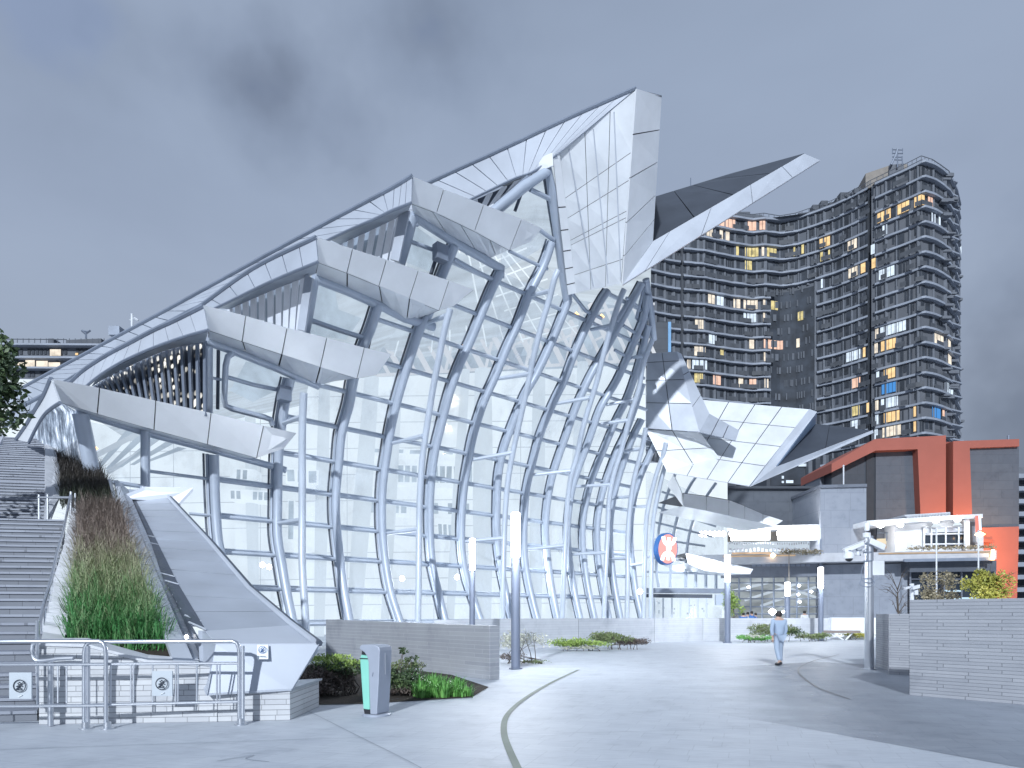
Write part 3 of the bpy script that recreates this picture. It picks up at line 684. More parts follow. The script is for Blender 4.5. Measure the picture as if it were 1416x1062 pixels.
# galleries with window rows, big leaning columns
def gallery(x0, x1, y0, y1, Y, n, name="gallery"):
    m = MB(); m.prism([W(x0,y0,Y), W(x1,y0+3,Y), W(x1,y1+3,Y), W(x0,y1,Y)], (0,1.2,0)); gal = m.build(name, M['wall_in'], st)
    m = MB(); w = (x1 - x0) / n
    for i in range(n):
        if random.random() < .12: continue
        a = x0 + i * w + w * .12; b = a + w * random.uniform(.6, .76); k = random.uniform(-1, 1)
        ya = lerp(y0, y0 + 3, i / n) + 2.5; yb = lerp(y1, y1 + 3, i / n) - 2.5
        m.poly([W(a, ya, Y - .06), W(b, ya, Y - .06), W(b + k, yb, Y - .06), W(a + k, yb, Y - .06)])
    m.build("gallery_window", M['pane_in'], gal)
gallery(492, 655, 640, 668, 45.5, 17); gallery(500, 650, 691, 711, 45, 14); gallery(318, 352, 646, 664, 43, 4); gallery(395, 440, 647, 668, 43.5, 3); gallery(605, 640, 722, 742, 44.5, 5); gallery(398, 408, 690, 748, 42, 1); gallery(318,380,676,692,43,8)
gallery(512, 590, 618, 628, 46, 3); gallery(612, 665, 621, 631, 46, 3)
for x0, y0, x1, y1, r in [(514,522,488,880,.62),(551,518,531,880,.35),(668,512,668,880,.7),(644,512,622,860,.35),(746,506,740,880,.5),(806,502,788,880,.45),(345,530,352,880,.4),(449,526,441,880,.45)]:
    m = MB(); m.tube([W(x0,y0,44), W(lerp(x0,x1,.5),lerp(y0,y1,.5),44), W(x1,y1,44)], [r*.8, r, r*.75], 12).build("interior_column", M['col_in'], st, smooth=True)
m = MB()
for x, y in [(363,781),(372,784),(556,800),(632,798),(885,818)]: m.lathe(W(x, y, 38), [(.02,-.15),(.11,-.11),(.15,0),(.11,.11),(.02,.15)], 12)
m.build("interior_floodlight", M['spot'], st)
# glass beside the stair head, wavy reflections painted as glowing streaks
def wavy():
    m, nt, b = newmat("painted_reflection_glass"); v = coords(nt, (1.6,1.6,.55)); w = noise(nt, 1.6, 6, v, .7)
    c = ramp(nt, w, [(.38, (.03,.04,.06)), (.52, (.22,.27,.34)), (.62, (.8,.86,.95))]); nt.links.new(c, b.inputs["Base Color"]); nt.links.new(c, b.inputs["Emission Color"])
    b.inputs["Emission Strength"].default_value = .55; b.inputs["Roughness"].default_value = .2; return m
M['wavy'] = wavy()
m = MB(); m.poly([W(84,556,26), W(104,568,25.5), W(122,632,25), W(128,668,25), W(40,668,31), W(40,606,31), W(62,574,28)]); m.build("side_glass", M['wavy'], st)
m = MB(); m.poly([W(-30,560,37), W(40,560,36), W(72,596,33), W(70,618,33), W(-30,618,37)]); m.build("interior_wall", M['wall_in'], st)
# round logo sign hung at the entrance
lg = thing("metro_logo_sign", "oval red and white illuminated metro roundel with blue rim hanging by the glass", "sign", W(923.5,759,44))
c0 = W(923.5,759,44); ax = Vector((.80,.60,0)) * .98; az = Vector((.05,0,1)) * 1.02
def disc(c, ax, az, r, th, n=36, wob=1):
    nn = ax.cross(az).normalized(); return [c + ax * math.cos(2*math.pi*k/n) * r + az * math.sin(2*math.pi*k/n) * r for k in range(n)], nn
P, nn = disc(c0, ax, az, 1.06, .2)
if nn.y > 0: nn = -nn
MB().prism([p - nn * .0 for p in P], -nn * .35).build("sign_rim", M['blue'], lg)
P, _ = disc(c0 + nn * .02, ax, az, .97, .2); MB().prism(P, -nn * .02).build("sign_face", glow("red_sign", (1,.44,.42), 1.2), lg)
m = MB()
def arc(cz, sgn):
    pts = []
    for k in range(13):
        a = math.pi * k / 12
        pts.append(c0 + nn * .05 + ax * math.cos(a) * .60 + az * (sgn * (.78 - math.sin(a) * .52)))
    return pts
m.tube(arc(0, 1), .13, 8); m.tube(arc(0, -1), .13, 8); m.tube([c0 + nn * .05 + az * .74, c0 + nn * .05 - az * .74], .13, 8)
m.tube([c0 + nn*.05 + ax*.2 + az*.05, c0 + nn*.05 - ax*.2 + az*.05], .12, 6)
m.build("sign_symbol", glow("white_symbol", (1,.97,.97), 2.2), lg)
MB().tube([c0 - nn * .1 - ax * .9 + az*.3, SF(903,748,1.2)], .04, 6).build("sign_bracket", M['steel'], lg)
# ================================================================== LEFT: STAIRS, PLANTERS, METAL PARAPET
def slab(parent, name, pts, Y, depth, mat, **kw):
    return MB().prism([W(x, y, Y) for x, y in pts], (0, depth, 0)).build(name, mat, parent, **kw)
sf = thing("staircase", "long dark granite staircase climbing beside the planted slope to the station roof", "stairs", (-9, 9.2, 0))
def flight(name, pts, n, z0, mats=('stair', 'riser'), jump=6):
    e = Vector((.985, .17, 0)); tr = MB(); ri = MB(); ex = MB()
    ts = [0.0]
    for i in range(n): ts.append(ts[-1] + (1.9 if i % jump == jump - 1 else 1.0))
    ts = [t / ts[-1] for t in ts]
    for i in range(n):
        a = lerp(Vector(pts[0]), Vector(pts[1]), ts[i]); b = lerp(Vector(pts[0]), Vector(pts[1]), ts[i + 1])
        za = lerp(pts[0][2], pts[1][2], i / n); zb = lerp(pts[0][2], pts[1][2], (i + 1) / n)
        a.z = b.z = 0; L = -e * 9
        A = Vector((a.x, a.y, za)); A2 = Vector((a.x, a.y, zb)); B = Vector((b.x, b.y, zb))
        ri.poly([A + L, A, A2, A2 + L])
        nose = Vector((a.x + .02, a.y - .03, zb))
        tr.prism([nose + L, nose, B, B + L], (0, 0, -.045)); 
        ri.poly([A, B + Vector((0,0,-.045)), Vector((b.x, b.y, 0)), Vector((a.x, a.y, 0))])
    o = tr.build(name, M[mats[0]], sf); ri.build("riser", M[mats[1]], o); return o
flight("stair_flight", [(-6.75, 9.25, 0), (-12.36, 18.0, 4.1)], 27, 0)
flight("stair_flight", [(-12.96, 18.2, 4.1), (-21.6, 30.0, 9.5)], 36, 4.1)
m = MB(); m.prism([W(59,612,30), W(62,606,30), W(70,622,27), W(76,648,23.5), W(75,685,19.2), W(64,700,18.2), W(60,722,18.0), W(60,660,24)], (.12,.1,0)); m.build("side_wall", M['concrete'], sf)
m = MB(); m.prism([W(-12,640,24), W(6,600,30), W(9,607,30), W(2,690,20), W(-12,700,20)], (-.3,0,0)); m.build("side_wall", M['concrete'], sf)
# planted slope
pl = thing("slope_planter", "white stone planter stepping up beside the stairs, filled with long reddish and green grass", "planter", (-6.5, 10, 0))
A0, A1 = W(54,1003,8.95), W(300,997.5,9.18); ax = (A1 - A0)
m = MB(); m.prism([W(54,1003,8.95), W(300,998,9.17), W(300,925,9.2), W(275,920,9.2), W(205,917,9.15), W(122,895,9.05), W(54,893,8.95)], (0,.5,0)); m.build("brick_wall", M['brick'], pl)
m = MB(); m.prism([W(52,893,8.93), W(122,895,9.03), W(205,917,9.13), W(275,921,9.18), W(275,915,9.5), W(205,909,9.5), W(122,886,9.5), W(60,886,9.5)], (0,0,.04)); m.build("coping", M['coping'], pl)
m = MB(); m.prism([W(56,890,9.4), W(88,888,9.7), W(88,893,9.6), W(118,708,18.0), W(100,706,18.0), W(92,742,16), W(74,800,12.9)], (0,0,-.06)); m.build("coping", M['coping'], pl)
for i in range(16):     # stepped blocks along the stair side
    t = i / 16; p = lerp(W(60,878,9.9), W(99,712,17.6), t); q = lerp(W(60,878,9.9), W(99,712,17.6), t + .055)
    MB().prism([p + Vector((0,0,-.6)), q + Vector((0,0,-.6 )), q + Vector((0,0,-.02)), Vector((p.x,p.y,q.z-.02))], (.28,.1,0)).build("step_block", M['coping'], pl)
m = MB(); m.prism([W(96,706,18.3), W(163,706,18.3), W(163,722,18.3), W(98,745,17.9)], (0,.3,0)); m.build("cross_wall", M['concrete'], pl)
m = MB(); m.prism([W(94,702,18.2), W(165,703,18.2), W(165,708,18.2), W(96,709,18.2)], (0,.4,0)); m.build("coping", M['coping'], pl)
m = MB(); m.prism([W(88,905,9.6), W(250,915,9.6), W(167,712,18.2), W(108,712,18.2)], (0,0,-.1)); m.build("soil", M['soil'], pl)
m = MB(); m.prism([W(118,716,18.4), W(168,716,18.4), W(140,660,26), W(110,640,29), W(70,612,31), W(74,650,24), W(98,708,18.4)], (0,0,-.1)); m.build("soil", M['soil'], pl)
def grassmat(name, lo, mid, hi, y0, y1):
    m, nt, b = newmat(name); g_ = nt.nodes.new("ShaderNodeNewGeometry"); sp = nt.nodes.new("ShaderNodeSeparateXYZ"); nt.links.new(g_.outputs["Position"], sp.inputs[0])
    mr = nt.nodes.new("ShaderNodeMapRange"); mr.inputs[1].default_value = y0; mr.inputs[2].default_value = y1; nt.links.new(sp.outputs[1], mr.inputs[0])
    n = noise(nt, 5, 4, coords(nt, (1,1,.3))); ma = nt.nodes.new("ShaderNodeMath"); ma.operation = 'ADD'; s_ = nt.nodes.new("ShaderNodeMath"); s_.operation = 'MULTIPLY_ADD'; s_.inputs[1].default_value = .9; s_.inputs[2].default_value = -.45
    nt.links.new(n, s_.inputs[0]); nt.links.new(mr.outputs[0], ma.inputs[0]); nt.links.new(s_.outputs[0], ma.inputs[1])
    nt.links.new(ramp(nt, ma.outputs[0], [(.0, lo), (.3, mid), (.62, hi), (1, sc3(hi, .6))]), b.inputs["Base Color"]); b.inputs["Roughness"].default_value = .6; return m
def blades(name, mat, quad, n, h, w, bendv, parent=None, seed=1, zf=0):
    rnd = random.Random(seed); m = MB()
    for i in range(n):
        u, v = rnd.random(), rnd.random(); p = bil(quad, u, v)
        L = h * rnd.uniform(.5, 1.1) ; a = rnd.uniform(0, 6.283); d = Vector((math.cos(a), math.sin(a), 0)); b = rnd.uniform(.15, 1) * bendv
        s_ = Vector((-d.y, d.x, 0)) * w * rnd.uniform(.6, 1.2)
        q1 = p + d * b * L * .25 + Vector((0,0,L*.5)); q2 = p + d * b * L * .8 + Vector((0,0,L*(.95 - .35*b)))
        i0 = len(m.v); m.v += [p - s_, p + s_, q1 + s_ * .8, q1 - s_ * .8, q2]; m.f += [[i0,i0+1,i0+2,i0+3],[i0+3,i0+2,i0+4]]
    return m.build(name, mat, parent)
gq = [W(112,712,18.0), W(165,712,18.0), W(232,904,9.9), W(92,897,9.8)]
o = blades("grass", grassmat("slope_grass", (.07,.25,.075), (.38,.42,.25), (.32,.26,.225), 10.0, 17.0), gq, 12000, .85, .008, 1.35, None, 5)
o["kind"] = "stuff"; o["label"] = "long arching grass, green at the foot and reddish brown higher up the slope"
gq2 = [W(74,622,30), W(135,650,27), W(165,706,18.6), W(84,705,18.6)]
o = blades("grass", grassmat("upper_grass", (.035,.055,.03), (.05,.045,.035), (.04,.034,.03), 18.0, 26.0), gq2, 4500, .75, .011, .9, None, 6)
o["kind"] = "stuff"; o["label"] = "dark grass on the upper slope below the leaning post"
# stair handrails
hr = thing("stair_handrail", "steel handrail with slim posts stepping up the right side of the stairs", "handrail", (-7, 10, 1))
HP = [(51,884,9.9),(60,838,11.6),(71,800,13.1),(78,768,14.6),(88,733,16.4),(98,682,18.2)]
MB().tube([W(*p) for p in HP], .03, 8).build("rail", M['inox'], hr, smooth=True)
for x, y, Y in HP:
    for dx in (0, .12): MB().tube([W(x,y,Y) + Vector((dx,0,0)), W(x,y,Y) + Vector((dx,0,-.95))], .02, 6).build("post", M['inox'], hr)
for (x, y, Y) in HP[1:]:
    MB().prism([W(x-3,y+14,Y), W(x+3,y+2,Y+.3), W(x+3,y+30,Y+.3), W(x-3,y+44,Y)], (.01,0,0)).build("glass_infill", M['glass'], hr)
lr = thing("landing_rail", "short steel rail across the landing halfway up the stairs", "handrail", W(78,720,18))
MB().tube([W(52,688,18.1), W(99,688,18.1)], .035, 8).build("rail", M['inox'], lr, smooth=True)
for x in (54, 66, 98): MB().tube([W(x,684 if x != 98 else 680,18.1), W(x,722 if x != 98 else 745,18.1)], .03, 6).build("post", M['inox'], lr)
# lower handrail loop
lp = thing("looped_handrail", "bent steel handrail end curling out beside the foot of the stairs", "handrail", W(70,990,8.75))
pts = smoothline([(52,858),(51,886),(45.5,892),(45,903),(49,912),(60,913.5),(80,911),(102,910)], 5)
MB().tube([W(p[0], p[1], 8.85) for p in pts], .027, 8).build("rail", M['inox'], lp, smooth=True)
MB().tube([W(70,915,8.8), W(70,1004,8.8)], .036, 10).build("post", M['inox'], lp, smooth=True)
MB().tube([W(52,886,8.85), W(52,975,8.85)], .018, 8).build("post", M['inox'], lp, smooth=True)
# metal clad sloping parapet
pw = thing("clad_parapet", "large grey metal clad parapet sloping down to a blunt prow over brick base", "parapet", W(350,995,9.4))
Lp = [(298,889.5,9.25),(285,872,9.9),(245,805,12.6),(215,745,15.8),(187,690,20)]
Rp = [(442,889.5,9.6),(408,864,10.9),(350,815,13),(293,749,16),(236,688,20)]
for (a, b), (c, d), nv in zip(zip(Lp, Lp[1:]), zip(Rp, Rp[1:]), (1, 3, 4, 6)):
    panelled(pw, "top_cladding", [W(*b), W(*d), W(*c), W(*a)], [0, 1], [i / nv for i in range(nv + 1)], M['greypanel'] if nv > 1 else M['alu2'], .035, .03, away=(0,0,1), jitter=.004)
m = MB(); m.tube([W(*p) + Vector((0,0,.0)) for p in Rp], .05, 6); m.build("edge_trim", M['framedark'], pw)
m = MB(); m.tube([W(*p) + Vector((-.09,0,.04)) for p in Rp], .045, 6); m.build("edge_trim", M['alu2'], pw)
m = MB(); m.prism([W(298,890,9.25), W(442,890,9.6), W(403,955,9.3), W(285,962,9.05)], (0,.06,0)); m.build("prow_face", M['verge'], pw, bevel=.008)
m = MB(); m.prism([W(298,890,9.25), W(285,962,9.05), W(277,940,9.35), W(274,872,9.95), W(285,872,9.95)], (.02,.04,0)); m.build("prow_bevel", M['greypanel'], pw)
m = MB(); m.strip([W(*p) + Vector((0,0,-.05)) for p in Rp], [Vector((W(*p).x - .75, W(*p).y + .1, max(0, W(*p).z - 1.3))) for p in Rp]); m.build("side_skirt", M['greypanel'], pw, solid=.03)
m = MB(); m.prism([W(403,955,9.3), W(285,962,9.05), W(285,962,9.05) + Vector((0,1.5,0)), W(403,955,9.3) + Vector((0,1.5,0))], (0,0,.03)); m.build("prow_underside", M['greypanel'], pw)
MB().strip([W(176,676,21), W(200,735,16.2), W(228,795,13), W(277,908,9.75)], [W(180,692,20.05), W(203,744,15.95), W(229,802,12.75), W(276,886,9.75)]).build("gutter", M['framedark'], pw, solid=.02)
m = MB()      # left flank strip and its folded joints
Fl = [(273,882,9.7),(262,862,10.5),(226,800,12.7),(200,742,15.9),(178,690,20)]
m.strip([W(*p) for p in Lp[1:]] , [W(*p) for p in Fl[1:]]); m.build("side_flank", M['framedark'], pw, solid=.02)
for i in range(17):
    t = i / 17; xs = interp([(0,*Lp[1]),(.38,*Lp[2]),(.7,*Lp[3]),(1,*Lp[4])], t)[1:]; ys = interp([(0,*Fl[1]),(.38,*Fl[2]),(.7,*Fl[3]),(1,*Fl[4])], t)[1:]
    MB().tube([W(*xs) + Vector((0,-.02,.02)), W(*ys) + Vector((0,-.02,.02))], .018, 4).build("joint", M['alu2'], pw)
m = MB(); m.prism([W(300,957,9.2), W(401,955,9.33), W(401,995.5,9.33), W(300,998,9.19)], (0,1.4,0)); m.build("brick_base", M['brick'], pw)
m = MB(); m.prism([W(172,684,19.6), W(200,673,19.8), W(267,674,20.2), W(243,700,20), W(236,689,20), W(187,690.5,20)], (0,0,-.12)); m.build("head_panel", M['alu2'], pw)
# slanted guard wall between the grass and the parapet
gw = thing("slanted_guard", "narrow sloping grey guard running down between the grass slope and the metal parapet", "guard wall", W(255,930,9.5))
MB().prism([W(157,664,21), W(163,664,21), W(268,914,9.3), W(240,914,9.2), W(180,745,14.5)], (0,.02,-.12)).build("guard_face", M['alu2'], gw)
MB().prism([W(163,664,21.1), W(176,676,21), W(277,908,9.7), W(269,914,9.4)], (0,.03,-.15)).build("guard_top", M['greypanel'], gw)
MB().tube([W(152,664,20.5), W(172,740,16), W(182,795,13.3), W(194,834,11.8)], .05, 8).build("handrail", M['inox'], gw, smooth=True)
for i in range(15):
    t = i / 15; a = W(*interp([(0,160,672,20.9),(.35,178,735,16.4),(1,262,898,9.7)], t + .02)[1:]); b = W(*interp([(0,166,672,20.9),(.35,188,733,16.4),(1,270,896,9.8)], t + .02)[1:])
    MB().lathe(lerp(a, b, .5) + Vector((0,-.05,.06)), [(.01,-.03),(.035,0),(.01,.03)], 6).build("reflection_dot", M['lamp'] if i % 3 else M['alu'], gw)  # glowing beads imitate lights reflected along the guard
# railings in front of the brick wall
def pictogram(parent, c, ax, az, r, mat):
    nn = Vector((0,-1,0)); m = MB()
    ring = [c + ax * math.cos(2*math.pi*k/28) * r + az * math.sin(2*math.pi*k/28) * r + nn * .012 for k in range(29)]
    m.tube(ring, r * .075, 5, False)
    m.tube([c + nn*.012 + ax*r*.62 + az*r*.62, c + nn*.012 - ax*r*.62 - az*r*.62], r*.07, 5)
    for a, b in [((-.3,.45),(.05,.1)),((.05,.1),(.35,.4)),((.05,.1),(-.1,-.25)),((-.1,-.25),(-.4,-.5)),((-.1,-.25),(.3,-.45)),((-.5,-.1),(.05,.1)),((.5,-.05),(.05,.1))]:
        m.tube([c + nn*.014 + ax*r*a[0] + az*r*a[1], c + nn*.014 + ax*r*b[0] + az*r*b[1]], r*.09, 5)
    m.tube([c + nn*.014 - ax*r*.55 - az*r*.62, c + nn*.014 + ax*r*.5 - az*r*.62], r*.06, 5)
    m.lathe(c + nn*.014 + az*r*.58 , [(r*.02,-r*.12),(r*.13,0),(r*.02,r*.12)], 8)
    m.build("pictogram", mat, parent)
def railing(name, label, x0, x1, Ya, Yb, ends, post_x, pickets, signs, basey):
    t_ = thing(name, label, "railing", W((x0+x1)/2, basey, (Ya+Yb)/2))
    YY = lambda x: 1 / lerp(1/Ya, 1/Yb, (x - x0) / (x1 - x0))
    r = .027
    def pt(x, y): return W(x, y, YY(x))
    # top rail bent down into the end posts
    top = []
    if 'l' in ends: top += [pt(x0, 1000), pt(x0, 905), pt(x0 + 1, 896), pt(x0 + 4, 890), pt(x0 + 10, 887.5)]
    else: top += [pt(x0, 887.5)]
    top += [pt(x1 - 10, 886.5), pt(x1 - 4, 889), pt(x1 - 1, 895), pt(x1, 905), pt(x1, 1000)]
    MB().tube(top, r, 10).build("top_rail", M['inox'], t_, smooth=True)
    a_, b_ = x0 + (0 if 'l' not in ends else 1), x1
    MB().tube([pt(a_, 919.5 if x0 < 0 else 918.5), pt(b_, 918.5 if x0 < 0 else 917)], .021, 8).build("mid_rail", M['inox'], t_, smooth=True)
    MB().tube([pt(a_, 977.5 if x0 < 0 else 975), pt(b_, 975.5 if x0 < 0 else 970)], .021, 8).build("bottom_rail", M['inox'], t_, smooth=True)
    for x in post_x:
        dy = 5
        MB().tube([pt(x + dy, 893), pt(x + dy, 1000)], .024, 8).build("post", M['inox'], t_, smooth=True)
    for x in ([x0] if 'l' in ends else []) + [x1]:
        base = pt(x + 2, 1003); base.z = 0
        MB().lathe(base, [(.085,0),(.085,.015),(.05,.025),(.045,.09),(.028,.10)], 14).build("foot", M['inox'], t_, smooth=True)
    for x in pickets:
        MB().tube([pt(x, 919), pt(x, 972)], .011, 6).build("picket", M['inox'], t_)
    for (xa, ya, xb, yb) in signs:
        s_ = MB(); s_.prism([pt(xa,ya)+Vector((0,-.05,0)), pt(xb,ya)+Vector((0,-.05,0)), pt(xb,yb)+Vector((0,-.05,0)), pt(xa,yb)+Vector((0,-.05,0))], (0,.02,0))
        sg = s_.build("notice_plate", M['signgrey'], t_, bevel=.004)
        c = lerp(pt(xa,ya), pt(xb,yb), .5) + Vector((0,-.053,.0)); 
        pictogram(sg, c, Vector((1,0,0)), Vector((0,0,1)), .078, M['ink'])
        MB().tube([c + Vector((-.02,-.005,-.145)), c + Vector((.03,-.005,-.12))], .006, 5).build("scratch", M['signwhite'], sg)
    return t_
railing("steel_railing", "tubular steel railing at the foot of the stairs with a no skating plate", -120, 146.5, 8.4, 8.6, 'r', [], [-60,-20,80,92], [(16.5,929.5,47.5,966)], 1004)
railing("steel_railing", "tubular steel railing before the white brick wall with hanging no skating plate", 116.5, 331, 8.62, 8.92, 'lr', [117, 331], [153,181,184.5,211,243,246,272,300,304], [(213,927.5,241,962)], 1004)
# small notice on the metal prow
ns = thing("prohibition_notice", "small white notice with a blue crossed circle stuck on the grey metal prow", "notice", W(363,901,9.38))
MB().prism([W(355.5,891.5,9.33), W(371,891.5,9.36), W(370.8,911.5,9.27), W(355.3,911.5,9.24)], (0,.015,0)).build("plate", M['signwhite'], ns)
pictogram(ns, W(363.2,898.5,9.3), Vector((1,.03,0)), Vector((0,0,1)), .052, M['blueink'])
m = MB(); m.tube([W(359,907.5,9.24), W(367.5,907.5,9.25)], .005, 4); m.build("caption_line", M['greyplastic'], ns)
# ================================================================== PLAZA FURNITURE
def litter_bin():
    c = G(519, 989); t_ = thing("litter_bin", "silver litter bin with a mint green front panel standing on the plaza", "litter bin", c)
    u = Vector((.93, -.36, 0)); v = Vector((.36, .93, 0))          # width, depth
    def P(a, b, z): return c + u * a + v * b + Vector((0, 0, z))
    # outer shell: narrow C-shaped shroud on the right side
    prof = [(-.17,1.00),(-.16,1.045),(-.12,1.065),(.0,1.065),(.12,1.06),(.175,1.03),(.185,.98),(.165,.5),(.135,.04),(.02,.04),(.0,.5),(-.01,.80),(-.03,.88),(-.08,.95),(-.14,.985)]
    m = MB(); m.prism([P(a, -.17, z) for a, z in prof], v * .34); m.build("shell", M['greyplastic'], t_, bevel=.012)
    m = MB(); m.prism([P(-.155,-.15,.915), P(-.02,-.15,.90), P(.0,-.15,.10), P(-.115,-.15,.105), P(-.175,-.15,.86)], v * .30); m.build("liner_panel", M['mint'], t_, bevel=.015)
    m = MB(); m.prism([P(-.172,-.158,.865), P(-.03,-.158,.865), P(-.03,-.158,.85), P(-.172,-.158,.85)], v * .02); m.build("panel_groove", M['black'], t_)
    m = MB(); m.prism([P(-.15,-.14,.915), P(-.02,-.14,.915), P(-.03,-.14,.96), P(-.14,-.14,.98)], v * .28); m.build("aperture", M['black'], t_)
    m = MB(); m.prism([P(-.10,-.13,.02), P(.02,-.13,.02), P(.02,-.13,.11), P(-.12,-.13,.11)], v * .26); m.build("foot_block", M['black'], t_)
    m = MB(); m.lathe(P(.02,0,0), [(.21,0),(.21,.02),(.19,.035)], 24, 1.0, .9); m.build("base_plate", M['greyplastic'], t_)
    m = MB(); m.lathe(P(.185,-.02,.62), [(.012,0),(.012,.32)], 8); m.build("hinge", M['inox'], t_)
    MB().tube([P(.06,-.175,.60), P(.075,-.175,.66)], .006, 5).build("lock", M['frame'], t_)
litter_bin()
lw = thing("low_wall", "near free-standing ribbed concrete wall behind the litter bin", "wall", G(570, 925))
a, b = Vector((-6.35,22.2,0)), Vector((-.52,15.15,0)); th = Vector((.757,.65,0)) * .30
MB().prism([a, b, b + Vector((0,0,1.26)), a + Vector((0,0,1.36))], th).build("wall_body", M['lowwall'], lw, bevel=.01)
fw = thing("boundary_wall", "long low white boundary wall running in front of the glass facade", "wall", G(900, 889))
P = [(600,25.6,1.32),(690,28.2,1.36),(800,31.5,1.36),(905,36,1.34),(972,38,1.34),(1146,41,1.33)]
for (x0, ya, za), (x1, yb, zb) in zip(P, P[1:]):
    A = Vector(((x0-CX)/F*ya, ya, 0)); B = Vector(((x1-CX)/F*yb, yb, 0)); d = (B - A).normalized() * .012
    MB().prism([A + d, B - d, B - d + Vector((0,0,zb)), A + d + Vector((0,0,za))], (-.05,.4,0)).build("wall_section", M['farwall'], fw)
fw2 = thing("boundary_wall", "short bright white wall section behind the bench beside the camera pole", "wall", G(1180, 884))
A = Vector(((1150-CX)/F*40.6, 40.6, 0)); B = Vector(((1213-CX)/F*40.6, 40.6, 0))
MB().prism([A, B, B + Vector((0,0,1.36)), A + Vector((0,0,1.36))], (0,.4,0)).build("wall_section", plain("bright_wall", (.72,.75,.8), .7), fw2)
sw = thing("stone_wall", "nearer tall wall of stacked grey stone strips rising out of the right edge", "wall", G(1300, 966))
A, B, Cc = G(1257.5,961.5), G(1416,975), Vector((13.5,7.4,0))
m = MB(); m.prism([A, B, Cc, Cc + Vector((1.0,1.2,0)), Vector((8.5,13.6,0))], (0,0,1.79)); m.build("wall_body", M['stonewall'], sw, bevel=.01)
sw2 = thing("stone_wall", "lower stepped stone strip wall just behind the taller one, beside the camera pole", "wall", G(1235, 930))
A, B, Cc, Dd = G(1211,921.5), G(1229,931), G(1230,932), G(1262,935)
m = MB(); m.prism([G(1211,921.5), G(1228,927), G(1229,932.5), G(1275,935), Vector((12.5,16.8,0)), Vector((13.5,20.5,0))], (0,0,1.54)); m.build("wall_body", M['stonewall'], sw2, bevel=.01)
def lamp(label, px, Y, gy0, gy1, wpx):
    c = W(px, 0, Y); c.z = 0; t_ = thing("light_column", label, "light column", c, "slim light columns on the plaza")
    zt = CAMZ + (HY - gy0) / F * Y; zm = CAMZ + (HY - gy1) / F * Y; r = wpx / 2 / F * Y
    MB().lathe(c, [(r*1.5,0),(r*1.5,.03),(r,.035),(r,zm)], 20).build("post", M['postgrey'], t_, smooth=True)
    MB().lathe(c + Vector((0,0,zm)), [(r*1.05,0),(r*1.05,.06),(r*.9,.06)], 20).build("collar", M['frame'], t_, smooth=True)
    MB().lathe(c + Vector((0,0,zm + .06)), [(r*.95,0),(r*1.0,zt-zm-.12),(r*.9,zt-zm-.08)], 20).build("luminous_head", M['lamp'], t_, smooth=True)
M['postgrey'] = plain("post_paint", (.17,.20,.27), .45, .2, .05)
lamp("nearest light column, standing on the plaza right of the ribbed low wall", 713, 18.2, 708, 773, 12.5)
lamp("light column rising behind the ribbed low wall", 653, 24.4, 744, 790, 8)
lamp("light column in front of the boundary wall beside the green shrubs", 1006, 35.5, 767, 806, 8)
lamp("light column between the grey block building and the dark shrub", 1135, 38.5, 784, 815, 7)
lamp("farthest light column before the glazed hall with blue flag", 1089, 56, 805, 825, 7)
def pole_cam():
    Y = 18.2; c = W(1202, 0, Y); c.z = 0; t_ = thing("camera_pole", "stainless steel pole carrying surveillance cameras, dome and equipment box by the stone wall", "camera pole", c)
    r = .115
    MB().lathe(c, [(.2,0),(.2,.02),(r*1.05,.03),(r,1.5),(r*.95,2.55),(r*.9,3.72)], 20).build("mast", M['inox'], t_, smooth=True)
    def P(x, y, dy=0): return W(x, y, Y + dy)
    MB().lathe(P(1198.5,741), [(.10,-.05),(.10,.08),(.03,.1)], 14).build("mast_cap", M['plastic'], t_, smooth=True)
    MB().lathe(P(1199,734), [(.06,0),(.07,.12),(.05,.22)], 12).build("beacon", M['signwhite'], t_, smooth=True)
    for y in (752, 764, 776, 800): MB().lathe(P(1200, y), [(.125,-.02),(.125,.02)], 16).build("clamp", M['frame'], t_)
    MB().tube([P(1200,757), P(1186,764)], .03, 6).build("arm", M['plastic'], t_)
    b = MB(); b.obox(P(1181,757,-.1), Vector((.22,-.1,.10)), Vector((.04,.1,0)), Vector((-.02,0,.06))); b.build("bullet_camera", M['plastic'], t_, bevel=.015)
    b = MB(); b.obox(P(1181,753,-.1), Vector((.26,-.12,.12)), Vector((.05,.12,0)), Vector((0,0,.008))); b.build("camera_hood", M['plastic'], t_)
    MB().lathe(P(1174,770,-.15), [(.03,-.13),(.085,-.10),(.10,-.04)], 16).build("dome_lens", M['black'], t_, smooth=True)
    MB().lathe(P(1174,770,-.15), [(.125,-.05),(.13,.05),(.10,.12),(.05,.15)], 16).build("dome_camera", M['plastic'], t_, smooth=True)
    MB().tube([P(1174,762,-.15), P(1183,758,-.1), P(1190,768)], .022, 6).build("arm", M['frame'], t_)
    MB().lathe(P(1186,766,-.1), [(.05,-.05),(.06,0),(.04,.07)], 12).build("camera_joint", M['plastic'], t_, smooth=True)
    b = MB(); b.obox(P(1212,753,-.1), Vector((.20,-.02,-.10)), Vector((.03,.12,0)), Vector((.03,0,.08))); b.build("bullet_camera", M['plastic'], t_, bevel=.015)
    b = MB(); b.obox(P(1212,786), Vector((.17,0,0)), Vector((0,.1,0)), Vector((0,0,.20))); b.build("equipment_box", M['plastic'], t_, bevel=.01)
    for w_ in ([(1193,800),(1189,806),(1192,810),(1203,811),(1209,806),(1205,800)], [(1199,772),(1191,790),(1193,803),(1203,806),(1211,801),(1212,797)], [(1204,748),(1214,756),(1222,760)]):
        MB().tube([P(p[0], p[1], -.14) for p in smoothline(w_, 4)], .012, 5).build("cable", M['frame'], t_)
pole_cam()
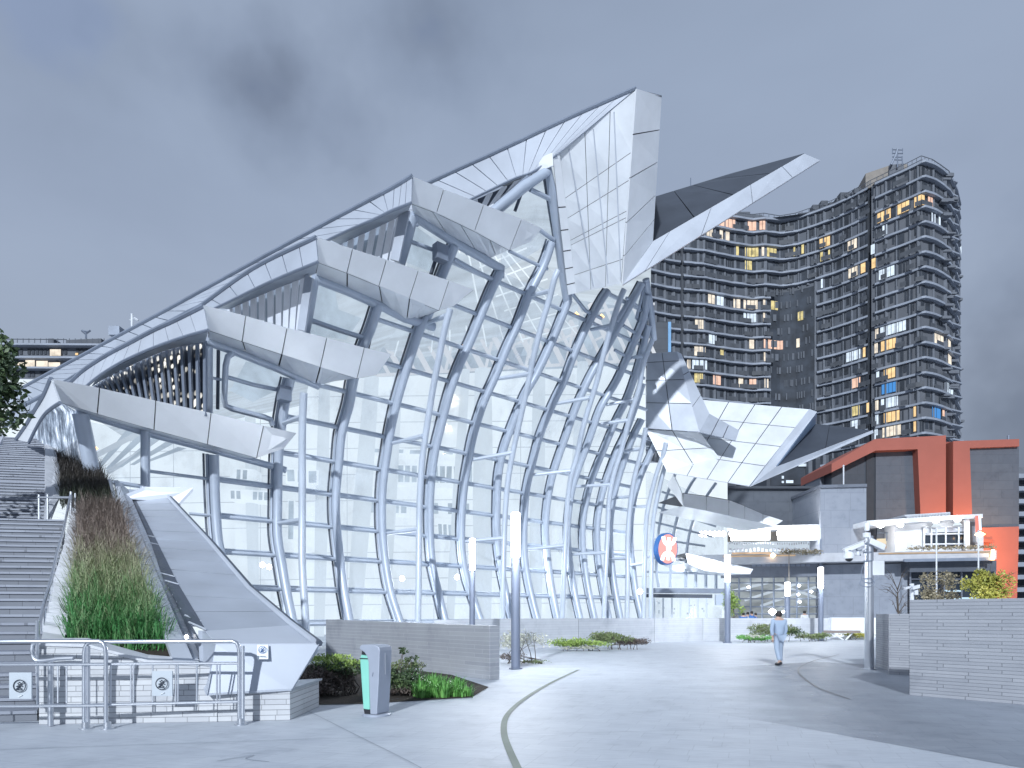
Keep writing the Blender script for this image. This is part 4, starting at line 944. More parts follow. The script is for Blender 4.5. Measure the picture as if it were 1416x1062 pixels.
t_ = thing("camera_post", "short pale post with a small camera behind the stone wall", "camera post", Vector(((1261-CX)/F*23,23,0)))
MB().tube([Vector(((1261-CX)/F*23,23,0)), W(1261,807,23)], .07, 10).build("post", M['plastic'], t_, smooth=True)
MB().obox(W(1266,812,22.8), Vector((.12,0,.03)), Vector((0,.06,0)), Vector((0,0,.06))).build("camera", M['plastic'], t_)
MB().obox(W(1266,819,22.9), Vector((.06,0,0)), Vector((0,.06,0)), Vector((0,0,.09))).build("housing", M['plastic'], t_)
MB().obox(W(1254,813,22.8), Vector((.07,0,.02)), Vector((0,.05,0)), Vector((0,0,.04))).build("camera", M['plastic'], t_)
bn = thing("bench", "backless bench with a thin board on white crossed legs by the bright wall", "bench", G(1163,886))
MB().prism([W(1139,872,39.2), W(1190,872,39.2), W(1190,875.5,39.2), W(1139,875.5,39.2)], (0,.5,0)).build("seat", M['wood'], bn)
for a, b in [((1150,875),(1166,885)),((1179,875),(1169,885))]:
    MB().tube([W(*a,39.4), W(*b,39.4)], .05, 6).build("leg", M['signwhite'], bn)
def flagpole(label, px, ytop, Y, r=.07, mat='plastic'):
    b = Vector(((px-CX)/F*Y, Y, 0)); t_ = thing("flagpole", label, "flagpole", b)
    MB().tube([b, W(px, ytop, Y)], [r, r*.7], 8).build("mast", M[mat], t_, smooth=True)
    MB().lathe(W(px, ytop, Y), [(.02,-.05),(r*1.4,.05),(.02,.15)], 8).build("finial", M[mat], t_, smooth=True)
flagpole("pale flagpole in front of the terrace windows", 1295, 733, 52)
flagpole("pale flagpole beside the orange glowing corner", 1353, 736, 52)
flagpole("slim pole standing on the roof line left of the slate front", 1166.5, 645, 62, .09)
flagpole("thin brownish pole before the glazed hall", 1091, 765, 57, .05, 'beige')
# ================================================================== PLANTS
def leaves(m, c, rx, ry, rz, n, s, rnd, droop=0, lo=-.2):
    for i in range(n):
        while True:
            p = Vector((rnd.uniform(-1,1), rnd.uniform(-1,1), rnd.uniform(lo,1)))
            if .15 < p.length < 1: break
        q = Vector(c) + Vector((p.x*rx, p.y*ry, p.z*rz)); d = Vector((rnd.gauss(0,1), rnd.gauss(0,1), rnd.gauss(.4,.8))).normalized()
        w = d.orthogonal().normalized(); w.rotate(Matrix.Rotation(rnd.random()*6.28, 3, d)); L = s * rnd.uniform(.6,1.4)
        i0 = len(m.v); m.v += [q, q + d*L*.5 + w*L*.28, q + d*L, q + d*L*.5 - w*L*.28]; m.f.append([i0,i0+1,i0+2,i0+3])
def shrub(name, label, cat, base, blobs, stems=8, group=None):
    rnd = random.Random(hash(label) % 9999 if False else sum(map(ord, label))); base = Vector(base); t_ = thing(name, label, cat, base, group)
    for mat, (dx, dy, dz), (rx, ry, rz), n, s in blobs:
        m = MB()
        k = 7
        for j in range(k):   # uneven clumps inside the mass
            o_ = Vector((rnd.uniform(-.65,.65)*rx, rnd.uniform(-.5,.5)*ry, rnd.uniform(-.25,.35)*rz)); f = rnd.uniform(.4,.62)
            leaves(m, base + Vector((dx,dy,dz)) + o_, rx*f, ry*f, rz*f*1.1, n // k, s, rnd)
        m.build("leaves", LEAF[mat], t_)
    m = MB()
    bx = max(b[2][0] for b in blobs)
    for j in range(stems):
        x = rnd.uniform(-.7,.7) * bx; q = base + Vector((x, rnd.uniform(-.2,.2), 0)); bl = rnd.choice(blobs)
        m.tube([q, q + Vector((rnd.uniform(-.1,.1), 0, bl[2][2]*.6)), base + Vector(bl[1]) + Vector((rnd.uniform(-.5,.5)*bl[2][0], 0, rnd.uniform(.2,.7)*bl[2][2]))], [.018,.012,.005], 5)
    m.build("stem", M['bark'], t_); return t_
m = MB(); m.poly([G(402,975,.01), G(500,973,.01), G(652,964,.01), G(676,950,.01), G(600,925,.01), G(430,918,.01), G(390,940,.01)]); m.build("ground_bed", M['soil'], kind="structure")
def GP(px, Y): return Vector(((px-CX)/F*Y, Y, 0))
shrub("shrub", "brown twiggy shrub with lime green tips between the metal prow and the litter bin", "shrub", GP(452,12.2),
      [('brown',(-.1,.0,.20),(.75,.7,.42),5200,.045), ('deep',(.1,.3,.42),(.75,.6,.25),2000,.05), ('lime',(-.1,.3,.62),(.65,.6,.14),1300,.05), ('lime',(.25,.2,.5),(.4,.4,.2),700,.05)], 26)
shrub("shrub", "dark green shrub with tall sprigs just right of the litter bin", "shrub", GP(556,12.2),
      [('deep',(-.1,.0,.24),(.42,.5,.38),2600,.055), ('olive',(.0,.3,.5),(.35,.4,.18),700,.05), ('brown',(.0,-.2,.1),(.4,.3,.14),700,.04), ('deep',(.02,.1,.80),(.07,.07,.14),60,.07), ('deep',(.16,.1,.66),(.12,.07,.08),50,.06)], 14)
sh = thing("grass_tuft_bed", "bright green spiky groundcover at the tip of the planting bed", "groundcover", GP(600,12.1))
gqq = [GP(575,13.4), GP(628,12.9), GP(643,11.95), GP(572,11.75)]
tm = MB(); rt_ = random.Random(11)
for j in range(34):      # tufts of different height, thinning out towards the tip
    c_ = bil(gqq, rt_.random(), rt_.random()) + Vector((rt_.gauss(0,.10), rt_.gauss(0,.12), 0)); hh = rt_.uniform(.18,.46) * (1 - .35 * max(0, (c_.x + 1.6) / .9))
    for i in range(70):
        a = rt_.uniform(0,6.283); d = Vector((math.cos(a), math.sin(a), 0)); p = c_ + d * abs(rt_.gauss(0,.06)); L = hh * rt_.uniform(.5,1.15); b_ = rt_.uniform(.1,.9); s_ = Vector((-d.y,d.x,0)) * rt_.uniform(.006,.014)
        q1 = p + d*b_*L*.3 + Vector((0,0,L*.55)); q2 = p + d*b_*L*.85 + Vector((0,0,L*(1-.3*b_))); i0 = len(tm.v); tm.v += [p-s_, p+s_, q1+s_, q1-s_, q2]; tm.f += [[i0,i0+1,i0+2,i0+3],[i0+3,i0+2,i0+4]]
bo = tm.build("leaves", LEAF['bright'], sh); bo["kind"] = "stuff"
shrub("shrub", "pale leafless-looking shrub glowing behind the nearest light column", "shrub", GP(724,20.3),
      [('pale',(0,0,.62),(.85,.6,.55),1500,.06), ('brown',(-.4,-.2,.18),(.5,.3,.2),500,.05), ('olive',(.1,-.3,.06),(.7,.3,.07),300,.05)], 26)
shrub("shrub", "lime green low shrub in front of the boundary wall", "shrub", GP(803,27.4),
      [('lime',(0,0,.28),(1.2,.6,.28),1800,.09), ('pale',(.0,-.2,.12),(.9,.4,.14),500,.07)], 10)
shrub("shrub", "olive green mounded shrub browning at its right end before the boundary wall", "shrub", GP(858,28.6),
      [('olive',(-.5,.2,.42),(1.1,.7,.42),2600,.09), ('brown',(.7,.1,.25),(.9,.5,.3),1600,.07)], 12)
shrub("shrub", "low bright green shrub beside the light column at the boundary wall", "shrub", GP(1042,36),
      [('bright',(0,0,.22),(.95,.5,.22),1400,.09), ('pale',(0,-.1,.3),(.8,.4,.14),300,.08)], 8)
shrub("shrub", "dark rounded shrub behind the walking person", "shrub", GP(1073,37.3),
      [('olive',(-.2,.1,.55),(1.4,.6,.52),2300,.10), ('deep',(.5,.0,.4),(.9,.5,.5),1200,.10)], 10)
shrub("shrub", "long low olive hedge left of the bench", "hedge", GP(1124,37.6),
      [('olive',(0,0,.25),(1.1,.4,.28),1500,.09)], 8)
shrub("shrub", "yellowish low hedge growing behind the bench", "hedge", GP(1184,40.2),
      [('yellow',(0,0,.22),(1.3,.3,.25),1100,.09)], 8)
def tree(name, label, base, h, crown, mat, n, s, tr=.1, seed=1, bare=False):
    rnd = random.Random(seed); base = Vector(base); t_ = thing(name, label, "tree", base)
    m = MB(); tips = []
    top = base + Vector((0,0,h)); m.tube([base, base + Vector((.05,0,h*.4)), base + Vector((0,0,h*.75))], [tr, tr*.75, tr*.45], 8)
    for k in range(9 if not bare else 14):
        z = lerp(.35, .8, rnd.random()) * h; a = rnd.random() * 6.28; L = crown[0] * rnd.uniform(.6,1.0); d = Vector((math.cos(a)*L, math.sin(a)*L*.8, h*rnd.uniform(.1,.28)))
        p = base + Vector((0,0,z)); q = p + d; m.tube([p, p + d*.5 + Vector((0,0,.05*h)), q], [tr*.35, tr*.2, tr*.07], 5); tips.append(q)
        for j in range(3 if bare else 1):
            e = Vector((rnd.uniform(-.4,.4)*L, rnd.uniform(-.3,.3)*L, rnd.uniform(.1,.4)*L)); m.tube([p + d*.55, p + d*.6 + e], [tr*.14, tr*.04], 4)
    m.build("trunk", M['bark'], t_)
    if not bare:
        m = MB(); cc = base + Vector((0,0,h - crown[2]*.85))
        for j in range(16):
            a = rnd.random()*6.28; rr = rnd.random()**.5
            o_ = Vector((math.cos(a)*rr*crown[0]*.7, math.sin(a)*rr*crown[1]*.7, rnd.uniform(-.6,.6)*crown[2])); f = rnd.uniform(.26,.45)
            leaves(m, cc + o_, crown[0]*f, crown[1]*f, crown[2]*f, n // 16, s, rnd, lo=-1)
        m.build("crown", LEAF[mat], t_)
tree("small_tree", "yellow green small tree lit from below behind the tall stone wall", GP(1366,31), 3.75, (1.3,1.0,1.05), 'yellow', 3400, .13, .07, 3)
tree("small_tree", "thin tan coloured tree in front of the dark shop windows", GP(1298,33), 3.7, (1.15,.9,.95), 'tan', 1500, .12, .06, 4)
tree("bare_tree", "small bare branching tree in front of the grey clad wall", GP(1241,25), 3.2, (.8,.6,.8), 'tan', 0, .1, .045, 8, True)
tree("small_tree", "small green tree just behind the boundary wall near the glazed hall", GP(1014,46), 3.4, (.9,.8,1.2), 'lime', 1400, .14, .05, 9)
tree("street_tree", "dark green tree reaching in at the left edge beside the stair head", GP(-50,17), 9.2, (1.95,1.4,2.1), 'deep', 9000, .17, .16, 12)
# ================================================================== PEOPLE
def person(label, base, h, facing, walk, cols, arms=.12):
    base = Vector(base); t_ = thing("person", label, "person", base); s = h / 1.7; u = Vector((math.cos(facing), math.sin(facing), 0)); f = Vector((-u.y, u.x, 0))
    def P(a, b, z): return base + u * (a * s) + f * (b * s) + Vector((0,0,z * s))
    def skin(name, V, E, Rr, mat, root=0, sub=2):
        me = bpy.data.meshes.new(name); o = bpy.data.objects.new(name, me); C.objects.link(o)
        me.from_pydata([tuple(P(*v) - base) for v in V], E, []); me.materials.append(mat); o.parent = t_
        md = o.modifiers.new("skin", 'SKIN'); md.use_smooth_shade = True
        for i, r in enumerate(Rr): me.skin_vertices[0].data[i].radius = (r * s, r * s); me.skin_vertices[0].data[i].use_root = (i == root)
        o.modifiers.new("sub", 'SUBSURF').levels = 1; o.modifiers["sub"].render_levels = sub; ORG[o.name] = base.copy(); return o
    w = walk
    V = [(0,0,.95),(0,0,1.15),(0,.0,1.38),(0,.0,1.50),(0,.02,1.60),(0,.01,1.68),
         (.19,0,1.40),(.24,-.03*w*4,1.12),(.22,.10*w*3,.88),(-.19,0,1.40),(-.24,.03*w*4,1.12),(-.22,-.10*w*3+.05,.88),
         (.09,0,.90),(.10,w*.5,.50),(.10,w*.6-.04,.09),(.10,w*.6+.10,.03),(-.09,0,.90),(-.10,-w*.3,.50),(-.10,-w*1.1,.12),(-.10,-w*1.1+.12,.04)]
    E = [(0,1),(1,2),(2,3),(3,4),(4,5),(2,6),(6,7),(7,8),(2,9),(9,10),(10,11),(0,12),(12,13),(13,14),(14,15),(0,16),(16,17),(17,18),(18,19)]
    Rr = [.13,.12,.14,.055,.10,.075,.07,.045,.035,.07,.045,.035,.085,.06,.045,.04,.085,.06,.045,.04]
    skin("body", V, E, Rr, M['skin'])
    skin("jacket", [(0,0,.88),(0,0,1.15),(0,0,1.40),(.2,0,1.40),(.25,-.03*w*4,1.12),(.225,.10*w*3,.93),(-.2,0,1.40),(-.25,.03*w*4,1.12),(-.225,-.1*w*3+.04,.93)],
         [(0,1),(1,2),(2,3),(3,4),(4,5),(2,6),(6,7),(7,8)], [.17,.16,.16,.085,.06,.05,.085,.06,.05], cols[0])
    skin("trousers", [(0,0,.93),(.09,0,.88),(.10,w*.5,.50),(.10,w*.6-.04,.12),(-.09,0,.88),(-.10,-w*.3,.50),(-.10,-w*1.1,.15)], [(0,1),(1,2),(2,3),(0,4),(4,5),(5,6)], [.15,.11,.085,.07,.11,.085,.07], cols[1])
    MB().lathe(P(0,.0,1.60), [(.05*s,-.085*s),(.085*s,-.05*s),(.098*s,.02*s),(.085*s,.08*s),(.04*s,.11*s)], 14, 1, 1).build("hair", M['hair'], t_, smooth=True)
    for x, y, z in ((.10, w*.6-.04, .05), (-.10, -w*1.1, .06)):
        MB().tube([P(x, y-.04, z+.02), P(x, y+.06, z), P(x, y+.17, z-.01), P(x, y+.21, z-.012)], [.045*s,.05*s,.046*s,.028*s], 10).build("shoe", M['black'], t_, smooth=True)
    m = MB()
    for sgn in (1, -1):       # hands: palm, four fingers and thumb
        hb = P(.22*sgn, (.10*w*3 if sgn > 0 else -.10*w*3+.05), .88)
        m.tube([hb + Vector((0,0,.01)), hb - Vector((0,0,.08*s))], [.026*s,.036*s], 8)
        for k, L in enumerate((.06,.075,.07,.055)):
            q = hb - Vector((0,0,.08*s)) + f * ((k-1.5)*.017*s); m.tube([q, q - Vector((0,0,L*.6*s)) , q - Vector((0,0,L*s)) - u * (sgn*.015*s)], [.009*s,.008*s,.006*s], 6)
        q = hb - Vector((0,0,.03*s)) + f * (.03*s); m.tube([q, q + f*(.02*s) - Vector((0,0,.035*s)), q + f*(.02*s) - Vector((0,0,.06*s))], [.01*s,.009*s,.007*s], 6)
    m.build("hand", M['skin'], t_, smooth=True)
person("person in pale blue clothes walking across the plaza before the dark rounded shrub", GP(1077,19.5), 1.62, .25, .16, (M['jacket_pale'], M['trouser']))
gp = "people in blue behind the boundary wall"
for i, (px, lab) in enumerate([(1028,"leftmost person in a blue top behind the boundary wall, next to the small tree"),(1034,"person in a dark top between two blue figures behind the boundary wall"),(1039.5,"person in bright blue right of the dark figure behind the wall"),(1045,"rightmost blue clothed person behind the boundary wall")]):
    person(lab, GP(px, 43.5 + (i % 2) * .8), 1.68 + .05 * (i % 3), .4 * i, .05, (M['jacket_blue'] if i != 1 else M['trouser'], M['trouser']))
person("person in a white top with dark hair behind the wall before the glazed hall", GP(1112.5, 46), 1.82, .2, .05, (M['jacket_white'], M['trouser']))
# ================================================================== BACKGROUND BUILDINGS
# mall block with the lit terrace
ml = thing("mall_building", "grey clad shopping block with a bright lit terrace and a glazed hall below", "building", GP(1080, 62))
slab(ml, "upper_wall", [(1000,674.5),(1134,674.5),(1134,735),(1000,735)], 66, 12, M['slate'])
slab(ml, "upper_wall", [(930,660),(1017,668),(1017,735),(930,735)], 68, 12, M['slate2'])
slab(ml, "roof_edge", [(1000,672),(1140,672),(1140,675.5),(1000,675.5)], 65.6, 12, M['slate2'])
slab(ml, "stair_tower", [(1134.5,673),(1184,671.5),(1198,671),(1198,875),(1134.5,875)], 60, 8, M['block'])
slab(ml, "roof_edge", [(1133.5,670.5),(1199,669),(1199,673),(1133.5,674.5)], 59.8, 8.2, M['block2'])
slab(ml, "lower_wall", [(1135,781),(1259,779),(1259,876),(1135,876)], 59.5, 6, M['block'])
slab(ml, "terrace_back_wall", [(966,728),(1134,728),(1134,770),(966,770)], 63, 1, M['beige'])
# luminous terrace shopfront
slab(ml, "shopfront", [(968,750),(1133,748),(1133,766),(968,767)], 62.2, .3, M['wall_in2'])
slab(ml, "light_canopy", [(968,730),(1133,725),(1133,729),(968,734)], 60.2, 2.5, M['white'])
m = MB()
for x in list(range(970, 1006, 6)) + list(range(1012, 1064, 6)) + list(range(1078, 1130, 6)):
    m = MB(); m.lathe(W(x, 738.5 - (x-970)*.01, 60.0), [(.03,-.24),(.2,-.17),(.25,0),(.18,.18),(.03,.24)], 12).build("floodlight", M['spot'], ml)
slab(ml, "lit_fascia", [(968,734),(1006,733.5),(1006,748),(968,748.5)], 60.6, .2, M['lightgrey']); slab(ml, "lit_fascia", [(1011,733.5),(1065,732),(1065,747),(1011,748)], 60.6, .2, M['lightgrey']); slab(ml, "lit_fascia", [(1076,731),(1131,730),(1131,747),(1076,747)], 60.6, .2, M['lightgrey'])
m = MB(); random.seed(11)
for i in range(48):
    x = 972 + i * 3.3; y = 749 + random.random() * 2; m.poly([W(x,y,62), W(x+1.7,y,62), W(x+1.7,y+3,62), W(x,y+3,62)])
for i in range(26):
    x = 980 + i * 5.6; y = 757 + random.random() * 2; m.poly([W(x,y,62), W(x+3.2,y,62), W(x+3.2,y+5,62), W(x,y+5,62)])
m.build("shopfront_detail", M['greypanel'], ml)
M['warmwin'] = glow("warm_window", (1,.72,.50), .85, .35, 1.2)
MB().poly([W(975,755,62.05), W(1002,755,62.05), W(1002,765,62.05), W(975,765,62.05)]).build("warm_window", M['warmwin'], ml); MB().poly([W(1012,764,60), W(1066,763,60), W(1066,766,60), W(1012,767,60)]).build("warm_window", M['warmwin'], ml)
slab(ml, "terrace_deck", [(960,767.5),(1378,761),(1378,773),(960,780)], 57.5, 5, M['concrete'])
m = MB(); m.lathe(W(1069,768,57.2), [(.03,-.2),(.25,0),(.03,.2)], 10); m.build("amber_lamp", M['warm'], ml)
M['warmstrip'] = glow("warm_strip", (1,.75,.52), .62, .3, .4); M['warmwin'] = glow("warm_window", (1,.72,.50), .85, .35, 1.2)
MB().poly([W(1000,768.5,57.4), W(1100,767,57.4), W(1100,769,57.4), W(1000,770.5,57.4)]).build("warm_strip", M['warmstrip'], ml); MB().poly([W(1215,764.5,57.4), W(1374,762,57.4), W(1374,764,57.4), W(1215,766.5,57.4)]).build("warm_strip", M['warmstrip'], ml)
m = MB()
random.seed(5)
for i in range(40): x = 1080 + i * 1.4; leaves(m, W(x, 765, 57.3), .25, .2, .35, 14, .18, random)
m.build("terrace_plants", LEAF['tan'], ml)
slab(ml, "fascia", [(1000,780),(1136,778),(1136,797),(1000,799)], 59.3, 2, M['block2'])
m = MB()
for i in range(12): x = 1040 + i * 6.8; m.prism([W(x,780,59.1), W(x+5.4,780,59.1), W(x+5.4,783,59.1), W(x,783,59.1)], (0,.1,0))
m.build("louvre", M['frame'], ml)
slab(ml, "glazed_hall", [(1002,798),(1135,797),(1135,875),(1002,875)], 60.5, .2, glow("hall_glow", (.60,.68,.74), .72, .5, .45, (1,1,2.2)))
m = MB()
for x in range(1006, 1136, 16): m.tube([W(x,797,60), W(x,876,60)], .09, 4)
for y in (806,817,828,839,849): m.tube([W(1002,y,60), W(1135,y,60)], .06, 4)
m.build("curtain_wall_grid", M['frame'], ml)
m = MB()
for a, b in [((1010,818),(1062,806)),((1030,830),(1100,808)),((1052,838),(1128,812)),((1070,806),(1128,826))]: m.tube([W(*a,60.3), W(*b,60.3)], .13, 5)
m.build("hall_beam", M['wall_in2'], ml)
m = MB()
for x, y in [(1105,810),(1104,822),(1106,832),(1035,812),(1122,818),(1083,846),(1068,846)]: m.lathe(W(x,y,59.9), [(.03,-.12),(.15,0),(.03,.12)], 10)
m.build("hall_lamp", M['lamp'], ml)
m = MB(); m.lathe(W(1068,846,50), [(.05,-.25),(.3,0),(.05,.25)], 10); m.build("low_floodlight", M['spot'], ml)
m = MB(); m.prism([W(1134,745,59), W(1137,745,59), W(1137,848,59), W(1134,848,59)], (0,.2,0)); m.build("corner_trim", M['frame'], ml)
# red dot-matrix display on the dark wall
ds = thing("red_display", "small glowing red display on the dark wall above the entrance canopy", "display", W(973,676,64))
slab(ds, "display_case", [(964,671),(981,672),(981,681),(964,680)], 64.2, .3, M['black'])
m = MB()
segs = {'8': [(0,0,1,0),(0,.5,1,.5),(0,1,1,1),(0,0,0,1),(1,0,1,1)], '0': [(0,0,1,0),(0,1,1,1),(0,0,0,1),(1,0,1,1)], '6': [(0,0,1,0),(0,.5,1,.5),(0,1,1,1),(0,0,0,1),(1,.5,1,1)], '5': [(0,0,1,0),(0,.5,1,.5),(0,1,1,1),(0,0,0,.5),(1,.5,1,1)]}
for k, ch in enumerate("8065"):
    for (xa, ya, xb, yb) in segs[ch]: m.tube([W(965.8 + k*3.9 + xa*2.4, 673 + ya*5.6, 64), W(965.8 + k*3.9 + xb*2.4, 673 + yb*5.6, 64)], .045, 4)
m.build("digits", glow("red_digits", (1,.55,.48), 2.4), ds)
# terrace pavilion
pv = thing("terrace_pavilion", "white flat roofed pavilion with black framed windows on the terrace", "pavilion", GP(1290, 58))
slab(pv, "wall", [(1238,726),(1352,716),(1352,761),(1238,763)], 58.8, 5, M['white'])
slab(pv, "roof", [(1199,720),(1310,713),(1359,710.5),(1359,716),(1310,719),(1199,727)], 57.6, 6, M['lightgrey'])
slab(pv, "roof", [(1250,712),(1314,708),(1314,712),(1256,717)], 58.4, 4, M['lightgrey'])
m = MB()
for i in range(14): m.prism([W(1254+i*4.4,713-i*.28,58.2), W(1257+i*4.4,713-i*.28,58.2), W(1257+i*4.4,717-i*.28,58.2), W(1254+i*4.4,717-i*.28,58.2)], (0,.05,0))
m.build("roof_louvre", M['concrete'], pv)
slab(pv, "open_bay", [(1213,730),(1239,728),(1239,762),(1213,763)], 60.5, .2, M['block2'])
slab(pv, "warm_counter", [(1213,745),(1239,744),(1239,752),(1213,752)], 60.2, .1, glow("warm_counter", (1,.86,.62), .95))
slab(pv, "warm_counter", [(1216,752),(1238,752),(1238,758),(1222,758)], 60.2, .1, glow("amber_counter", (.9,.6,.3), .7))
m = MB(); m.tube([W(1226,736,60), W(1226,748,60)], .06, 5); m.tube([W(1213,737,60), W(1239,737,60)], .05, 5); m.build("bay_frame", M['frame'], pv)
wn = slab(pv, "window", [(1278,729),(1335,727),(1335,756),(1278,756)], 58.75, .1, M['darkglass'])
m = MB()
for x in (1278,1288,1295,1308,1326,1335): m.tube([W(x,729,58.6), W(x,756,58.6)], .08, 4)
for y in (729,739,753): m.tube([W(1278,y,58.6), W(1335,y-1,58.6)], .08, 4)
m.build("frame", M['lightgrey'], wn)
m = MB(); m.poly([W(1279,730,58.68), W(1334,728,58.68), W(1334,735,58.68), W(1279,737,58.68)]); m.build("blind", M['greypanel'], wn)
slab(pv, "column", [(1336,718),(1341,718),(1341,760),(1336,760)], 58, .3, M['signwhite'])
slab(pv, "side_window", [(1341,722),(1348,722),(1348,758),(1341,758)], 58.7, .1, M['block2'])
for x, y in ((1218,727.5),(1245,726.5),(1294,721),(1324,719)):
    f_ = MB().lathe(W(x, y, 57.4), [(.04,-.16),(.24,-.05),(.24,.05),(.04,.16)], 10).build("spotlight", M['spot'], pv)
m = MB()
for x, y in ((1294,722),(1324,720)): m.poly([W(x-1,y,57.9), W(x+1,y,57.9), W(x+7,y+6,58.3), W(x-7,y+7,58.3)])
m.build("painted_light_cone", M['wall_in'], pv)  # glowing sheets painted as the light spread below the spotlights
slab(pv, "strip_sign", [(1350.5,713),(1353.5,713),(1355,736),(1351,736)], 57.2, .2, glow("red_strip", (1,.35,.3), 1.0))
slab(pv, "strip_sign", [(1354,713),(1356.5,713),(1357.5,733),(1355.3,733)], 57.1, .2, glow("blue_strip", (.7,.85,1), 1.6))
m = MB()
random.seed(8)
for i in range(70): leaves(m, W(1258 + i * 1.7, 759.5 - i*.03, 57.6), .25, .2, .25, 12, .16, random)
m.build("planting", LEAF['tan'], pv)
slab(pv, "louvre_strip", [(1251,773),(1370,770.5),(1370,775),(1251,777)], 57.2, .2, M['frame'])
slab(pv, "lintel", [(1258,777),(1378,775),(1378,790),(1258,791)], 58.2, 4, M['slate'])
slab(pv, "shop_window", [(1259,790),(1376,789),(1376,875),(1259,875)], 59.2, .2, M['darkglass'])
m = MB()
for x in (1259,1283,1306,1330,1353,1376): m.tube([W(x,789,59), W(x,875,59)], .09, 4)
for y in (801,): m.tube([W(1259,y,59), W(1376,y,59)], .06, 4)
m.build("window_frame", M['block2'], pv)
m = MB()
for x, y, w in ((1306,816,8),(1318,816,11),(1306,826,10),(1319,827,9),(1330,826,20),(1290,786,3),(1332,785,3),(1262,812,4)): m.poly([W(x,y,58.9), W(x+w,y,58.9), W(x+w,y+2.2,58.9), W(x,y+2.2,58.9)])
m.build("lit_display", glow("shop_glow", (.6,.82,1), 1.2), pv)
slab(pv, "corner_light", [(1373,760),(1375.5,760),(1375.5,774),(1372.5,774)], 56.9, .2, M['warm'])
m = MB(); m.lathe(W(1355,739,57.3), [(.05,-.25),(.4,0),(.05,.25)], 10); m.build("orange_lamp", M['warm'], pv)
slab(pv, "warm_block", [(1350,738),(1360,738),(1360,765),(1350,765)], 58.5, 3, M['white'])
# orange building
ob = thing("orange_building", "orange rendered building with slate grey cladding panels behind the pavilion", "building", GP(1300, 76))
slab(ob, "frame_wall", [(1150,641),(1210,607),(1308,602),(1308,714),(1273,714),(1269,621),(1211,623),(1150,653)], 75, 8, M['orange'])
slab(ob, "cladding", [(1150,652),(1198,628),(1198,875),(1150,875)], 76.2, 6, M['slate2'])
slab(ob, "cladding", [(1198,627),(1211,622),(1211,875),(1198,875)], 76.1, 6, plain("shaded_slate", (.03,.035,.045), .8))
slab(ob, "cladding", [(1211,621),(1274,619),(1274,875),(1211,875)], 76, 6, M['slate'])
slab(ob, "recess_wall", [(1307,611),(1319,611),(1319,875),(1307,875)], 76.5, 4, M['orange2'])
slab(ob, "pier", [(1273,714),(1308,714),(1308,875),(1273,875)], 75, 8, M['orange'])
slab(ob, "frame_wall", [(1318,610),(1409.5,607),(1409.5,617),(1341,619.5),(1345,730),(1409,728),(1409,735),(1405,875),(1318,875)], 74.5, 8, M['orange'])
slab(ob, "cladding", [(1340,618),(1409,615.5),(1409,729),(1345,729)], 74.9, 6, M['slate'])
slab(ob, "ledge", [(1350,746),(1373,746),(1373,750),(1350,750)], 73.9, 1, M['orange2'])
MB().tube([W(1394,608,77), W(1394,602,77)], .12, 5).build("vent_pipe", M['frame'], ob)
slab(ob, "grey_annex", [(1134,652),(1151,652),(1151,700),(1134,700)], 78, 4, M['block2'])
# ---- apartment tower
random.seed(21)
tw = thing("apartment_tower", "tall curved dark apartment block with pale balcony bands and scattered lit windows", "apartment block", GP(1100, 140))
PLAN = [(860,138),(895,142),(930,144.5),(942,145),(973,145.5),(1010,148),(1040,149),(1056,148.5),(1078,149.5),(1100,148.5),(1128,146),(1150,144),(1175,141),(1197,138.3),(1204,137.3),(1230,134.5),(1255,132),(1274,130),(1289,131),(1300,132.5),(1312,134.4),(1322,139),(1328,146)]
def TY(px): return interp(PLAN, px)[1]
H = 92.0; FLH = 3.0
def TP(px, z, off=0): 
    Y = TY(px) - off; return Vector(((px - CX) / F * TY(px) * (1 - off / TY(px) * .0), Y, z))
pxs = [p[0] for p in PLAN]
def wallstrip(name, x0, x1, z0, z1, mat, off=0):
    xs = [x0] + [x for x in pxs if x0 < x < x1] + [x1]; m = MB(); m.strip([TP(x, z1, off) for x in xs], [TP(x, z0, off) for x in xs]); return m.build(name, mat, tw)
def ztop(px):    # left wing is a little lower behind the bend
    return H
wallstrip("wall", 860, 1066, 0, H - 0, M['twall']); wallstrip("wall", 1066, 1197, 0, H, M['twall']); wallstrip("wall", 1205, 1328, 0, H, M['twall2'])
wallstrip("recess", 1196, 1213, 0, H, M["tdark"], -1.5)
m = MB(); xs = [860, 942, 1040, 1128, 1197, 1274, 1312, 1328]
m.poly([TP(x, H - .02) for x in xs] + [TP(x, H - .02) + Vector((8, 30, 0)) for x in reversed(xs)]); m.build("roof", M['twall'], tw)
m = MB(); m.strip([TP(1328,H), TP(1328,H) + Vector((8,30,0))], [TP(1328,0), TP(1328,0) + Vector((8,30,0))]); m.build("side_wall", M['twall2'], tw)
nfl = int(H / FLH)
def ledge(z, x0, x1, amp, off0=1.0, th=.34):
    n = max(8, int((x1 - x0) / 5)); xs = sorted(set([lerp(x0, x1, i / n) for i in range(n + 1)])); m = MB()
    o_ = [off0 + amp * max(-.5, min(1, 2.2 * math.sin((x - 855) / 11.0))) for x in xs]
    F_ = [TP(x, z) + Vector((0,-o,0)) for x, o in zip(xs, o_)]; Bk = [TP(x, z) + Vector((0,.1,0)) for x in xs]
    m.strip(F_, [p - Vector((0,0,th)) for p in F_]); m.strip(F_, Bk); m.strip([p - Vector((0,0,th)) for p in F_], [p - Vector((0,0,th)) for p in Bk])
    return m
